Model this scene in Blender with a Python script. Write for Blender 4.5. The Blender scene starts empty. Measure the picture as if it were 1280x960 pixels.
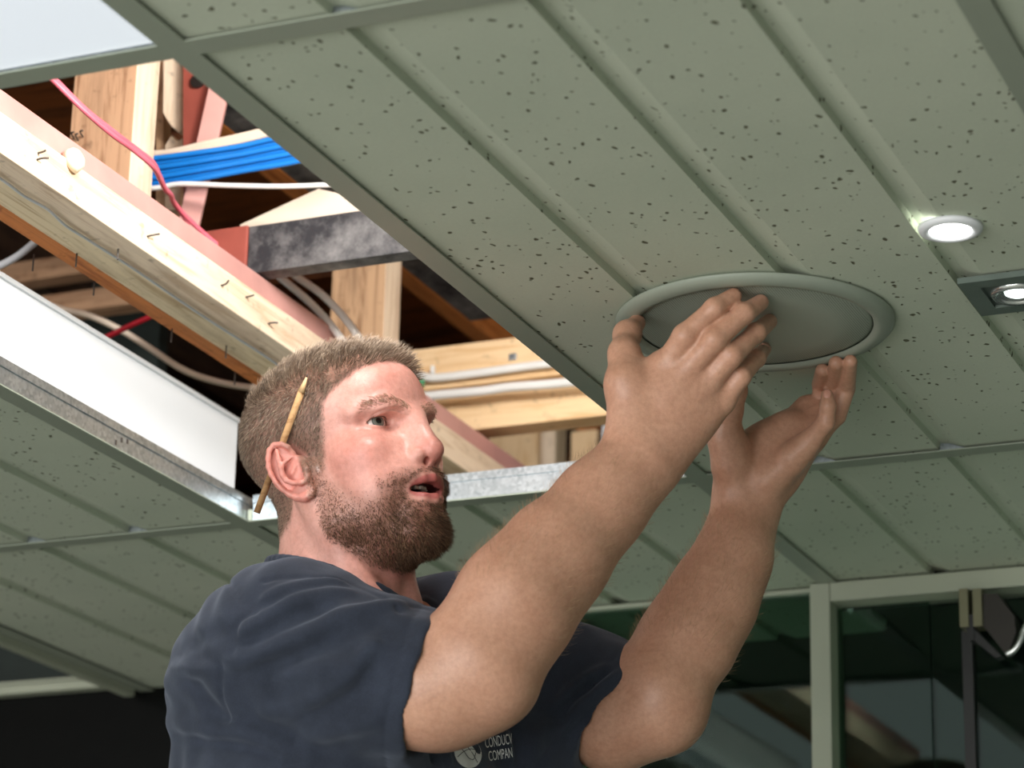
import bpy, bmesh, math, random
import numpy as np
from mathutils import Matrix, Vector
random.seed(7); rng = np.random.default_rng(7)
SC = bpy.context.scene
COL = SC.collection

# ------------------------------------------------------------------ camera
F_PX = 3502.53; PITCH = .32893; YAW = .412278; ROLL = .0231607
CAM = np.array([0., 0., 1.45]); HC = .976          # camera position, ceiling height above it
ZC = CAM[2] + HC                                   # ceiling height above the floor
_fw = np.array([0, math.cos(PITCH), math.sin(PITCH)]); _rt = np.array([1., 0, 0]); _up = np.cross(_rt, _fw)
_r2 = math.cos(ROLL)*_rt + math.sin(ROLL)*_up; _u2 = -math.sin(ROLL)*_rt + math.cos(ROLL)*_up
_G = np.array([[math.cos(YAW), -math.sin(YAW), 0], [math.sin(YAW), math.cos(YAW), 0], [0, 0, 1]])
RT, UP, FW = _G@_r2, _G@_u2, _G@_fw
cd = bpy.data.cameras.new('camera'); cam = bpy.data.objects.new('camera', cd); COL.objects.link(cam)
cam.matrix_world = Matrix(((RT[0], UP[0], -FW[0], CAM[0]), (RT[1], UP[1], -FW[1], CAM[1]), (RT[2], UP[2], -FW[2], CAM[2]), (0, 0, 0, 1)))
cd.sensor_width = 36; cd.lens = F_PX/1280*36; cd.clip_start = .05; cd.clip_end = 200
cd.dof.use_dof = True; cd.dof.focus_distance = 2.84; cd.dof.aperture_fstop = 7.0
SC.camera = cam
# ------------------------------------------------------------------ world, light, exposure
w = bpy.data.worlds.new('sky'); SC.world = w; w.use_nodes = True
bg = w.node_tree.nodes['Background']; bg.inputs[0].default_value = (.93, .97, 1, 1); bg.inputs[1].default_value = 1.1
SC.view_settings.view_transform = 'Standard'; SC.view_settings.look = 'None'
SC.view_settings.exposure = 0; SC.view_settings.gamma = 1; SC.view_settings.use_curve_mapping = False
def area(name, loc, to, sx, sy, power, col=(1, 1, 1)):
    l = bpy.data.lights.new(name, 'AREA'); l.shape = 'RECTANGLE'; l.size = sx; l.size_y = sy; l.energy = power; l.color = col
    o = bpy.data.objects.new(name, l); COL.objects.link(o); o.location = loc
    o.rotation_euler = (Vector(to)-Vector(loc)).to_track_quat('-Z', 'Y').to_euler(); return o
# assumed daylight: bare area light added behind and to the left of the photographer
area('assumed_daylight', (-1.6, -1.9, 1.6), (-1.2, 2.6, 2.2), 3.4, 2.0, 132, (1, .98, .96))

# ------------------------------------------------------------------ pixel -> place helpers (give each thing its own distance)
def ray(x, y): return (x-640)/F_PX*RT - (y-480)/F_PX*UP + FW
def P(x, y, d): return CAM + ray(x, y)*d                     # at depth d
def at_z(x, y, z): r = ray(x, y); return CAM + r*((z-CAM[2])/r[2])
def at_x(x, y, X): r = ray(x, y); return CAM + r*((X-CAM[0])/r[0])
def at_y(x, y, Y): r = ray(x, y); return CAM + r*((Y-CAM[1])/r[1])

# ------------------------------------------------------------------ materials
class NT:
    def __init__(s, name):
        s.m = bpy.data.materials.new(name); s.m.use_nodes = True; s.t = s.m.node_tree
        s.b = s.t.nodes['Principled BSDF']; s.out = s.t.nodes['Material Output']
    def n(s, typ, **kw):
        nd = s.t.nodes.new(typ)
        for k, v in kw.items():
            if k[0] == '_': setattr(nd, k[1:], v)
            else:
                k2 = k.replace('0', ' ')
                nd.inputs[int(k2[1:]) if k2[0] == 'i' and k2[1:].isdigit() else k2].default_value = v
        return nd
    def l(s, a, b, ai=0, bi=0):
        s.t.links.new(a.outputs[ai] if not isinstance(a, bpy.types.NodeSocket) else a, b.inputs[bi])
    def ramp(s, src, stops, ai=0):
        r = s.t.nodes.new('ShaderNodeValToRGB'); e = r.color_ramp.elements
        while len(e) < len(stops): e.new(.5)
        for q, (p, c) in zip(e, stops): q.position = p; q.color = (*c, 1)
        s.l(src, r, ai, 0); return r
    def mix(s, fac, a, b, mode='MIX'):
        m = s.t.nodes.new('ShaderNodeMix'); m.data_type = 'RGBA'; m.blend_type = mode
        for sock, v in ((m.inputs[0], fac), (m.inputs[6], a), (m.inputs[7], b)):
            if isinstance(v, bpy.types.NodeSocket): s.t.links.new(v, sock)
            elif isinstance(v, (int, float)): sock.default_value = v
            else: sock.default_value = (*v, 1)
        return m.outputs[2]
    def bump(s, src, strength=.3, dist=.002, ai=0):
        b = s.t.nodes.new('ShaderNodeBump'); b.inputs['Strength'].default_value = strength; b.inputs['Distance'].default_value = dist
        s.l(src, b, ai, b.inputs.find('Height')); s.t.links.new(b.outputs[0], s.b.inputs['Normal']); return b
    def base(s, sock): s.t.links.new(sock, s.b.inputs['Base Color'])
    def set(s, **kw):
        for k, v in kw.items(): s.b.inputs[k.replace('_', ' ')].default_value = v
def lin(r, g, b): return tuple(((c/255+.055)/1.055)**2.4 if c > 10 else c/255/12.92 for c in (r, g, b))
def plain(name, col, rough=.5, metal=0, var=.12, scale=30, bump=.0):
    t = NT(name); t.set(Roughness=rough, Metallic=metal)
    co = t.n('ShaderNodeTexCoord'); nz = t.n('ShaderNodeTexNoise', Scale=scale, Detail=5.)
    t.l(co, nz, 3, 0)
    r = t.ramp(nz, [(.3, tuple(c*(1-var) for c in col)), (.7, tuple(min(1, c*(1+var)) for c in col))]); t.base(r.outputs[0])
    if bump: t.bump(nz, bump)
    return t.m
def wood(name, light, dark, stain, scale=1., rough=.7, stains=.5):
    t = NT(name); t.set(Roughness=rough, Specular_IOR_Level=.25)
    co = t.n('ShaderNodeTexCoord'); mp = t.n('ShaderNodeMapping'); mp.inputs['Scale'].default_value = (3*scale, 42*scale, 42*scale); t.l(co, mp, 3, 0)
    n1 = t.n('ShaderNodeTexNoise', Scale=2.2, Detail=7., Roughness=.62, Distortion=.7); t.l(mp, n1)
    mp2 = t.n('ShaderNodeMapping'); mp2.inputs['Scale'].default_value = (1.2, 9, 9); t.l(co, mp2, 3, 0)
    n2 = t.n('ShaderNodeTexNoise', Scale=3.2, Detail=6., Roughness=.65); t.l(mp2, n2)
    n3 = t.n('ShaderNodeTexNoise', Scale=60., Detail=3.); t.l(co, n3, 3, 0)
    g = t.ramp(n1, [(.36, dark), (.5, light), (.7, tuple(min(1, c*1.1) for c in light))])
    sm = t.ramp(n2, [(.5, (0, 0, 0)), (.72, (stains,)*3)])
    c1 = t.mix(sm.outputs[0], g.outputs[0], stain)
    sp = t.ramp(n3, [(.62, (0, 0, 0)), (.74, (.45,)*3)])
    t.base(t.mix(sp.outputs[0], c1, tuple(c*.45 for c in stain)))
    t.bump(n1, .25, .0015); return t.m
M = {}
M['pine'] = wood('pale_pine', lin(232, 210, 184), lin(212, 184, 154), lin(168, 132, 104))
M['pine_old'] = wood('weathered_pine', lin(190, 154, 120), lin(140, 104, 76), lin(98, 70, 52), stains=.8)
M['pine_grey'] = wood('greyed_pine', lin(214, 196, 162), lin(184, 160, 124), lin(126, 100, 74))
M['stud'] = wood('brown_stud', lin(190, 150, 118), lin(150, 110, 82), lin(96, 70, 54))
M['pine_new'] = wood('fresh_pine', lin(232, 200, 158), lin(218, 178, 130), lin(204, 164, 122), stains=.3)
M['orange'] = wood('orange_timber', lin(190, 116, 58), lin(150, 82, 34), lin(90, 50, 26))
M['roofboard'] = wood('dark_roof_board', lin(122, 66, 26), lin(86, 42, 14), lin(46, 26, 14), scale=.5, stains=.9)
M['dark_timber'] = wood('dark_timber', lin(70, 52, 40), lin(44, 32, 26), lin(24, 18, 15), stains=.9)
M['red_steel'] = plain('red_oxide_steel', lin(146, 72, 60), .55, 0, .16, 18, .05)
M['pink_steel'] = plain('faded_red_oxide_steel', lin(198, 146, 138), .5, 0, .12, 14, .04)
def black_dusty():
    t = NT('dusty_black_steel'); t.set(Roughness=.6)
    co = t.n('ShaderNodeTexCoord'); a = t.n('ShaderNodeTexNoise', Scale=14., Detail=8., Roughness=.7); t.l(co, a, 3, 0)
    r = t.ramp(a, [(.42, lin(38, 38, 42)), (.62, lin(112, 110, 110)), (.75, lin(150, 146, 142))]); t.base(r.outputs[0]); return t.m
M['black_steel'] = black_dusty()
def galv():
    t = NT('galvanised_steel'); t.set(Metallic=.85, Roughness=.38)
    co = t.n('ShaderNodeTexCoord'); v = t.n('ShaderNodeTexVoronoi', Scale=240.); t.l(co, v, 3, 0)
    n = t.n('ShaderNodeTexNoise', Scale=18., Detail=4.); t.l(co, n, 3, 0)
    m = t.mix(.5, v.outputs['Color'], n.outputs[0]); bw = t.n('ShaderNodeRGBToBW'); t.t.links.new(m, bw.inputs[0])
    r = t.ramp(bw, [(.2, lin(150, 160, 166)), (.8, lin(206, 214, 218))]); t.base(r.outputs[0]); return t.m
M['galv'] = galv()
M['white_metal'] = plain('white_enamel', (.80, .82, .84), .42, 0, .02, 4)
M['tee'] = plain('grey_green_enamel', lin(150, 158, 142), .5, 0, .03, 8)
M['frame'] = plain('pale_green_aluminium', lin(170, 176, 156), .45, 0, .04, 6)
M['cable_white'] = plain('white_cable', (.78, .77, .74), .4, 0, .05, 20)
M['cable_cream'] = plain('cream_cable', lin(226, 208, 188), .4, 0, .05, 20)
M['cable_blue'] = plain('blue_cable', lin(22, 120, 205), .38, 0, .06, 20)
M['cable_red'] = plain('pink_red_cable', lin(220, 104, 120), .4, 0, .06, 20)
M['cable_redd'] = plain('red_cable', lin(190, 24, 44), .4, 0, .06, 20)
M['cable_grey'] = plain('grey_cable', lin(190, 192, 196), .4, 0, .05, 20)
M['green'] = plain('green_tape', lin(70, 160, 110), .5)
M['nail'] = plain('dull_nail', lin(90, 84, 80), .45, .6)
M['wax'] = plain('ivory_plastic', lin(236, 226, 200), .35, 0, .05, 30)
M['black'] = plain('black_rubber', (.012, .013, .013), .4)
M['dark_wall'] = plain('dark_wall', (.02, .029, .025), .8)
M['floor'] = plain('pale_floor', (.52, .51, .47), .5, 0, .08, 3)
M['pale_wall'] = plain('pale_painted_wall', (.6, .62, .58), .7, 0, .03, 3)
M['wall'] = plain('painted_wall', (.22, .24, .22), .7, 0, .03, 3)
M['olive'] = plain('olive_anodised_aluminium', lin(120, 118, 92), .4, .3, .05, 12)
M['brace'] = plain('dark_bronze_aluminium', lin(52, 48, 44), .35, .3, .05, 12)
def tile_mat():
    t = NT('fissured_mineral_tile'); t.set(Roughness=.9, Specular_IOR_Level=.1)
    co = t.n('ShaderNodeTexCoord'); mp = t.n('ShaderNodeMapping'); mp.inputs['Scale'].default_value = (1, .72, 1)
    oi = t.n('ShaderNodeObjectInfo'); add = t.n('ShaderNodeVectorMath', _operation='ADD'); t.l(co, add, 3, 0); t.l(oi, add, 5, 1) if False else None
    sc = t.n('ShaderNodeVectorMath', _operation='SCALE', Scale=7.3); t.t.links.new(oi.outputs['Location'], sc.inputs[0]); t.l(sc, add, 0, 1)
    t.l(add, mp)
    wn = t.n('ShaderNodeTexNoise', Scale=60., Detail=2.); t.l(mp, wn)
    wm = t.mix(.014, mp.outputs[0], wn.outputs['Color'], 'ADD')
    v = t.n('ShaderNodeTexVoronoi', Scale=125.); t.t.links.new(wm, v.inputs['Vector'])
    dsp = t.n('ShaderNodeTexNoise', Scale=9., Detail=2.); t.l(mp, dsp)
    bw = t.n('ShaderNodeSeparateColor'); t.l(v, bw, 1, 0)
    # pit radius varies from cell to cell, most cells have none
    rr = t.n('ShaderNodeMapRange'); rr.inputs[1].default_value = .40; rr.inputs[2].default_value = 1; rr.inputs[3].default_value = 0; rr.inputs[4].default_value = .30; t.l(bw, rr)
    sub = t.n('ShaderNodeMath', _operation='SUBTRACT'); t.l(rr, sub, 0, 0); t.l(v, sub, 0, 1)
    pit = t.n('ShaderNodeMapRange'); pit.inputs[1].default_value = -.03; pit.inputs[2].default_value = .07; t.l(sub, pit)
    fine = t.n('ShaderNodeTexNoise', Scale=420., Detail=3.); t.l(mp, fine)
    big = t.n('ShaderNodeTexNoise', Scale=3.5, Detail=3.); t.l(add, big)
    base = t.ramp(big, [(.3, lin(188, 197, 178)), (.7, lin(200, 207, 188))])
    c = t.mix(.10, base.outputs[0], fine.outputs[0], 'MULTIPLY')
    t.base(t.mix(pit.outputs[0], c, lin(96, 96, 78)))
    h = t.n('ShaderNodeMath', _operation='MULTIPLY_ADD'); t.l(pit, h); h.inputs[1].default_value = -1.; h.inputs[2].default_value = 0
    t.bump(h, .5, .002); return t.m
M['tile'] = tile_mat()
def emit(name, col, s, rough=.4):
    t = NT(name); t.set(Base_Color=(*col, 1), Roughness=rough, Emission_Color=(*col, 1), Emission_Strength=s); return t.m
M['diffuser'] = emit('lit_diffuser', (.86, .92, 1), .46)
M['lamp_disc'] = emit('lit_lamp_disc', (1, 1, .97), 14)
M['lamp_small'] = emit('lit_bulb', (.9, 1, .96), 3)
M['chrome'] = plain('satin_chrome', (.75, .78, .76), .2, .9, .03, 10)
def glass_mat():
    t = NT('green_tinted_glass'); nt = t.t
    tr = t.n('ShaderNodeBsdfTransparent'); tr.inputs[0].default_value = (.62, .74, .68, 1)
    gl = t.n('ShaderNodeBsdfGlossy'); gl.inputs['Roughness'].default_value = .0; gl.inputs[0].default_value = (.86, 1, .92, 1)
    fr = t.n('ShaderNodeFresnel'); fr.inputs[0].default_value = 1.38
    mx = t.n('ShaderNodeMixShader'); t.l(fr, mx, 0, 0); t.l(tr, mx, 0, 1); t.l(gl, mx, 0, 2); t.l(mx, t.out); return t.m
M['glass'] = glass_mat()
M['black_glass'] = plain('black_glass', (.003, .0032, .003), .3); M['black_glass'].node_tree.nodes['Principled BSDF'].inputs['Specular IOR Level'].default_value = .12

# ------------------------------------------------------------------ objects
def tag(o, label=None, cat=None, group=None, kind=None):
    if label: o['label'] = label
    if cat: o['category'] = cat
    if group: o['group'] = group
    if kind: o['kind'] = kind
    return o
def empty(name, loc=(0, 0, 0), label=None, cat=None, group=None, kind=None):
    o = bpy.data.objects.new(name, None); COL.objects.link(o); o.location = loc; o.empty_display_size = .1
    return tag(o, label, cat, group, kind)
def link(name, me, mat, parent=None, mw=None, smooth=False):
    o = bpy.data.objects.new(name, me); COL.objects.link(o)
    if mat is not None and not me.materials: me.materials.append(mat)
    if mw is not None: o.matrix_world = mw
    if parent is not None:
        bpy.context.view_layer.update() if False else None
        o.parent = parent; o.matrix_parent_inverse = Matrix(parent.matrix_basis).inverted() if parent.parent is None else (parent.parent.matrix_basis @ parent.matrix_parent_inverse @ parent.matrix_basis).inverted()
    if smooth: me.polygons.foreach_set('use_smooth', [True]*len(me.polygons))
    return o
def bm_mesh(bm, name='m'):
    me = bpy.data.meshes.new(name); bm.normal_update(); bm.to_mesh(me); bm.free(); return me
def box_bm(sx, sy, sz, bev=0., seg=2, c=(0, 0, 0)):
    bm = bmesh.new(); bmesh.ops.create_cube(bm, size=1)
    for v in bm.verts: v.co = Vector((v.co.x*sx, v.co.y*sy, v.co.z*sz))
    if bev: bmesh.ops.bevel(bm, geom=bm.edges[:], offset=bev, segments=seg, affect='EDGES', profile=.6)
    for v in bm.verts: v.co += Vector(c)
    return bm
def add_box(bm, lo, hi):
    x0, y0, z0 = lo; x1, y1, z1 = hi
    v = [bm.verts.new(p) for p in ((x0, y0, z0), (x1, y0, z0), (x1, y1, z0), (x0, y1, z0), (x0, y0, z1), (x1, y0, z1), (x1, y1, z1), (x0, y1, z1))]
    for f in ((3, 2, 1, 0), (4, 5, 6, 7), (0, 1, 5, 4), (1, 2, 6, 5), (2, 3, 7, 6), (3, 0, 4, 7)): bm.faces.new([v[i] for i in f])
def box(name, lo, hi, mat, parent=None, bev=0.):
    """axis aligned box with its object origin at its centre"""
    lo, hi = np.array(lo, float), np.array(hi, float); c = (lo+hi)/2; s = hi-lo
    return link(name, bm_mesh(box_bm(*s, bev), name), mat, parent, Matrix.Translation(c))
def frame_from(x, up=(0, 0, 1)):
    x = Vector(x).normalized(); y = Vector(up).cross(x)
    if y.length < 1e-4: y = Vector((0, 1, 0)).cross(x)
    y.normalize(); z = x.cross(y); return Matrix((x, y, z)).transposed()
def beam(name, p0, p1, wdt, hgt, mat, parent=None, bev=.002, up=(0, 0, 1), shift=(0, 0)):
    """timber between two points; wdt across (y), hgt along up (z); shift moves the section"""
    p0, p1 = Vector(p0), Vector(p1); L = (p1-p0).length; R = frame_from(p1-p0, up)
    mw = Matrix.Translation((p0+p1)/2 + R@Vector((0, shift[0], shift[1]))) @ R.to_4x4()
    bm = box_bm(L, wdt, hgt, bev)
    return link(name, bm_mesh(bm, name), mat, parent, mw)
def catmull(pts, n=8):
    p = np.array(pts, float); p = np.vstack([2*p[0]-p[1], p, 2*p[-1]-p[-2]]); out = []
    for i in range(1, len(p)-2):
        for t in np.linspace(0, 1, n, endpoint=False):
            a, b, c, d = p[i-1], p[i], p[i+1], p[i+2]
            out.append(.5*((2*b)+(-a+c)*t+(2*a-5*b+4*c-d)*t*t+(-a+3*b-3*c+d)*t**3))
    out.append(p[-2]); return np.array(out)
def tube_mesh(path, rad, sides=10, flat=1., name='tube'):
    path = np.array(path, float); n = len(path); rad = np.broadcast_to(rad, n)
    T = np.gradient(path, axis=0); T /= np.linalg.norm(T, axis=1)[:, None]
    nrm = np.cross(T[0], (0, 0, 1.)); nrm = nrm/np.linalg.norm(nrm) if np.linalg.norm(nrm) > 1e-3 else np.array([1., 0, 0])
    vs = []
    for i in range(n):
        nrm = nrm - T[i]*(nrm@T[i]); nrm /= np.linalg.norm(nrm); b = np.cross(T[i], nrm)
        for k in range(sides):
            a = 2*math.pi*k/sides; vs.append(path[i]+rad[i]*(math.cos(a)*nrm+math.sin(a)*flat*b))
    fs = [[i*sides+k, i*sides+(k+1) % sides, (i+1)*sides+(k+1) % sides, (i+1)*sides+k] for i in range(n-1) for k in range(sides)]
    fs += [list(range(sides))[::-1], [(n-1)*sides+k for k in range(sides)]]
    me = bpy.data.meshes.new(name); me.from_pydata([tuple(v) for v in vs], [], fs); me.polygons.foreach_set('use_smooth', [True]*len(fs)); return me
def tube(name, pts, rad, mat, parent=None, n=8, sides=10, flat=1.):
    pts = np.array(pts, float); c = pts.mean(0); path = catmull(pts-c, n) if n > 1 else pts-c
    return link(name, tube_mesh(path, rad, sides, flat, name), mat, parent, Matrix.Translation(c))
def lathe_mesh(prof, seg=64, name='lathe', close=False):
    """profile (r, z) revolved about z"""
    vs = []; fs = []
    for r, z in prof:
        for k in range(seg): a = 2*math.pi*k/seg; vs.append((r*math.cos(a), r*math.sin(a), z))
    for i in range(len(prof)-1):
        for k in range(seg): fs.append([i*seg+k, i*seg+(k+1) % seg, (i+1)*seg+(k+1) % seg, (i+1)*seg+k])
    if close: fs += [[k for k in range(seg)][::-1], [(len(prof)-1)*seg+k for k in range(seg)]]
    me = bpy.data.meshes.new(name); me.from_pydata(vs, [], fs); me.validate()
    bm = bmesh.new(); bm.from_mesh(me); bmesh.ops.recalc_face_normals(bm, faces=bm.faces[:]); bm.to_mesh(me); bm.free()
    return me
# ================================================================== the setting
XB = [-1.069+.614*k for k in range(-2, 5)]; YB = [1.762+1.247*k for k in range(-4, 2)]+[3.55]; YW = 3.55
YL = [YB[0], YB[1], YB[2], YB[3], YB[4], YB[5]]
YL = [-1.979-1.247, -1.979, -.732, .515, 1.762, 3.009, YW]
YF = 3.82                                             # the glazing steps back on the left
floor = tag(box('floor', (-4.6, -6, -.1), (4, 6.6, 0), M['floor']), 'pale grey floor of the room', kind='structure')
ceil = empty('ceiling', (0, 0, ZC), 'suspended ceiling of grooved pale green mineral tiles', kind='structure')
def tile_mesh(wx, wy, grooves):
    """tile with wide shallow grooves running along y; face down at z=0, back at z=.016"""
    bm = bmesh.new(); gw, gd = .030, .0085
    prof = [(-wx/2, .004), (-wx/2+.006, 0)]
    for g in grooves: prof += [(g-gw/2, 0), (g-gw/2+.0012, gd), (g+gw/2-.019, gd*.85), (g+gw/2, 0)]
    prof += [(wx/2-.006, 0), (wx/2, .004), (wx/2, .016), (-wx/2, .016)]
    ys = [-wy/2, wy/2]; ring = []
    for y in ys: ring.append([bm.verts.new((x, y, z)) for x, z in prof])
    n = len(prof)
    for i in range(n): bm.faces.new([ring[0][i], ring[0][(i+1) % n], ring[1][(i+1) % n], ring[1][i]])
    bm.faces.new(ring[0][::-1]); bm.faces.new(ring[1])
    bmesh.ops.recalc_face_normals(bm, faces=bm.faces[:])
    return bm_mesh(bm, 'ceiling_tile')
TW = .614-.006; cache = {}
for i in range(len(XB)-1):
    for j in range(len(YL)-1):
        if i == 1 and j in (3, 4): continue                     # the opening and the light panel
        y1 = YL[j+1]+(.27 if j == 5 and i < 2 else 0); wy = y1-YL[j]-.006
        key = round(wy, 3)
        if key not in cache: cache[key] = tile_mesh(TW, wy, (-.1535, 0, .1535))
        o = link('ceiling_tile', cache[key], M['tile'], ceil, Matrix.Translation(((XB[i]+XB[i+1])/2, (YL[j]+y1)/2, ZC+.002)))
def tee(p0, p1, axis, gal=False):
    """inverted tee: painted flange and a web"""
    bm = bmesh.new(); L = p1-p0
    f = .0125
    add_box(bm, (-L/2, -f, -.0015), (L/2, f, 0)); add_box(bm, (-L/2, -.0012, 0), (L/2, .0012, .030)); add_box(bm, (-L/2, -.0032, .026), (L/2, .0032, .036))
    me = bm_mesh(bm, 'tee_bar'); me.materials.append(M['tee']); me.materials.append(M['galv'])
    for k, p in enumerate(me.polygons): p.material_index = 0 if k < 6 else 1
    return me
for x in XB[:-1]+[XB[-1]]:
    ye = YF if x < -1.5 else YL[-1]
    mw = Matrix.Translation((x, (YL[0]+ye)/2, ZC-.001)) @ Matrix.Rotation(math.pi/2, 4, 'Z')
    link('main_tee', tee(YL[0], ye, 1), None, ceil, mw)
for j in range(1, len(YL)-1):
    for i in range(len(XB)-1):
        wide = .0125
        link('cross_tee', tee(XB[i]+wide, XB[i+1]-wide, 0), None, ceil, Matrix.Translation(((XB[i]+XB[i+1])/2, YL[j], ZC-.001)))
# slots and rivets in the galvanised web beside the opening
for k, dx in enumerate((-.012, 0, .012)):
    p = at_x(152+dx*600, 550-dx*60+abs(dx)*200, XB[1]+.0014)
    link('web_slot', bm_mesh(box_bm(.0006, .004, .006)), M['nail'], ceil, Matrix.Translation(p))
# edge moulding where the ceiling stops short of the left
tag(box('trim_1', (XB[0]-.03, 1.2, ZC-.014), (XB[0]-.012, 3.80, ZC+.05), M['frame']), 'pale green edge moulding along the ceiling end', kind='structure')
# rest of the shell
tag(box('wall_right', (2.62, -6, 0), (2.72, 6.6, ZC+1.6), M['wall']), 'painted wall closing the room', kind='structure')
tag(box('wall_left', (-4.6, -2.2, 0), (-4.5, 6.6, ZC+1.6), M['pale_wall']), 'painted wall closing the far side', kind='structure')
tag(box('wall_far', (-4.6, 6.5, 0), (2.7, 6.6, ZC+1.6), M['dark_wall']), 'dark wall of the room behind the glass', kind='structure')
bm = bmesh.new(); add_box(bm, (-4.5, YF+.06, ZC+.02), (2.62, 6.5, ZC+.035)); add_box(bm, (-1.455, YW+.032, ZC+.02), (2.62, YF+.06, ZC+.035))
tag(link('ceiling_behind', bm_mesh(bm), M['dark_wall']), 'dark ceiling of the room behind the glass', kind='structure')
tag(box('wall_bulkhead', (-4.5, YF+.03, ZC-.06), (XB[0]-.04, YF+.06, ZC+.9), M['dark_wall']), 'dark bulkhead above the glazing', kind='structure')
zt_, zb_ = at_y(0, 857, YF)[2], at_y(0, 873, YF)[2]
tag(box('trim_2', (-4.5, YF-.02, zt_-.005), (-2.36, YF+.03, zt_), M['frame'], bev=.001), 'upper pale rail over the dark glass', kind='structure')
tag(box('trim_3', (-4.5, YF-.025, zb_), (-1.46, YF+.03, zt_-.0075), M['frame'], bev=.002), 'lower pale rail over the dark glass', kind='structure')
tag(box('wall_return', (-1.475, YW, 0), (-1.455, YF, ZC-.001), M['frame']), 'pale return where the glazing steps back', kind='structure')
tag(box('trim_4', (-1.455, YW-.008, ZC-.006), (-1.095, YW+.03, ZC-.0005), M['frame'], bev=.001), 'thin pale head rail of the fixed glazing', kind='structure')
# glazing
hd = box('trim_5', (-1.066, YW-.03, ZC-.027), (2.6, YW+.03, ZC-.001), M['frame'], bev=.0015); tag(hd, 'pale green door header rail under the tiles', kind='structure')
mu = box('trim_6', (-1.0945, YW-.03, 0), (-1.0665, YW+.03, ZC-.001), M['frame'], bev=.0015); tag(mu, 'pale upright mullion between glass panels', kind='structure')
def pane(name, x0, x1, z1, label):
    o = box(name, (x0, YW+.004, .02), (x1, YW+.012, z1), M['glass']); tag(o, label, kind='structure'); return o
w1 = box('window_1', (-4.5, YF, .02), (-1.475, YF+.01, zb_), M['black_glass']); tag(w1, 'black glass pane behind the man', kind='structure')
pane('window_2', -1.455, -1.095, ZC-.006, 'dark fixed glass pane left of the mullion')
sx = at_y(1163, 850, YW)[0]; dx = at_y(1211, 850, YW)[0]
pane('window_3', -1.0665, sx-.001, ZC-.03, 'green tinted fixed glass pane beside the mullion')
gd = pane('door_1', sx+.002, dx-.002, ZC-.034, 'frameless glass door leaf')
gd2 = pane('door_2', dx+.006, 1.2, ZC-.034, 'second frameless glass door leaf')
box('edge_seal', (dx-.007, YW-.004, .02), (dx+.007, YW+.016, ZC-.075), M['black'], gd)
tag(gd.children[0], 'black edge seal')
# ================================================================== the roof space seen through the opening
def thing(o, label, cat, group=None): return tag(o, label, cat, group)
zu = ZC+.16
def yline(px, py, z): return at_z(px, py, z)
# --- the timber rail along the opening: two battens and a backing strip, a cable in the joint
xr = at_z(200, 327, zu)[0]; xj = at_z(200, 359, zu)[0]; xl = at_z(200, 390, zu)[0]; xo = at_z(200, 409, zu)[0]
ztop = at_x(200, 280, xr)[2]; Y0, Y1 = 1.35, 4.3
def ybeam(name, x0, x1, z0, z1, mat, y0=Y0, y1=Y1, parent=None, bev=.0015):
    return beam(name, ((x0+x1)/2, y0, (z0+z1)/2), ((x0+x1)/2, y1, (z0+z1)/2), abs(x1-x0), z1-z0, mat, parent, bev)
b1 = thing(ybeam('timber_batten', xj+.001, xr, zu, ztop, M['pine']), 'rough sawn pale batten with bent nails beside the opening', 'timber')
b2 = thing(ybeam('timber_batten', xl, xj-.001, zu+.003, ztop-.004, M['pine_grey']), 'greyish batten fixed flat behind the rough sawn batten', 'timber')
b3 = thing(ybeam('timber_strip', xo, xl-.0005, zu+.004, zu+.02, M['orange']), 'thin orange strip along the greyish batten', 'timber')
def line_px(a, b, z): return [at_z(a[0], a[1], z), at_z(b[0], b[1], z)]
zc_ = zu-.003
g = np.array([at_z(*q, zc_) for q in ((-60, 186), (0, 223), (30, 245), (60, 262), (82, 282), (112, 301), (170, 338), (240, 386), (300, 425), (337, 449), (420, 508))])
thing(tube('thin_cable', g, .0016, M['cable_grey'], n=6), 'thin grey cable clipped along the batten joint', 'cable')
# bent nails in the battens
for i, (x, y, L, dx, dy) in enumerate(((47, 192, .016, -.004, -.004), (46, 200, .010, .004, -.002), (184, 296, .012, .006, .0), (276, 357, .008, -.003, 0), (307, 372, .010, -.002, -.003), (335, 405, .012, .003, -.003))):
    p = at_x(x, y, xr); q = p+np.array([.012, dx, dy+.004])
    tube('nail', [p-np.array([.004, 0, 0]), p+np.array([.006, 0, .001]), q], .0011, M['nail'], b1, n=4, sides=6)
for (x, y) in ((42, 322), (96, 317), (118, 353), (148, 308), (215, 412), (283, 432), (294, 466)):
    p = at_z(x, y, zu+.003); tube('nail', [p+np.array([0, 0, .004]), p-np.array([0, 0, .012]), p-np.array([0, 0, .016])], .0011, M['nail'], b1 if p[0] > xj else b2 if p[0] > xl else b3, n=2, sides=6)
# --- primed steel channel above the rail
xp = xr-.012
zp = at_x(98, 181, xp)[2]
thing(ybeam('steel_channel', xp-.05, xp, ztop+.0005, zp, M['pink_steel'], bev=.001), 'faded red oxide steel channel above the pale batten', 'steel beam')
# --- ivory plug on the rail
pk = at_x(90, 203, xr)
pl = link('plastic_plug', lathe_mesh([(0, .016), (.006, .0155), (.010, .012), (.0115, .006), (.0115, 0), (0, 0)], 24), M['wax'], None, Matrix.Translation(pk+np.array([-.003, 0, 0])) @ Matrix.Rotation(math.radians(64), 4, 'Y') @ Matrix.Scale(1.25, 4, (1, 0, 0)), True)
thing(pl, 'ivory plastic plug stuck on the pale batten', 'plug')
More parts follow.
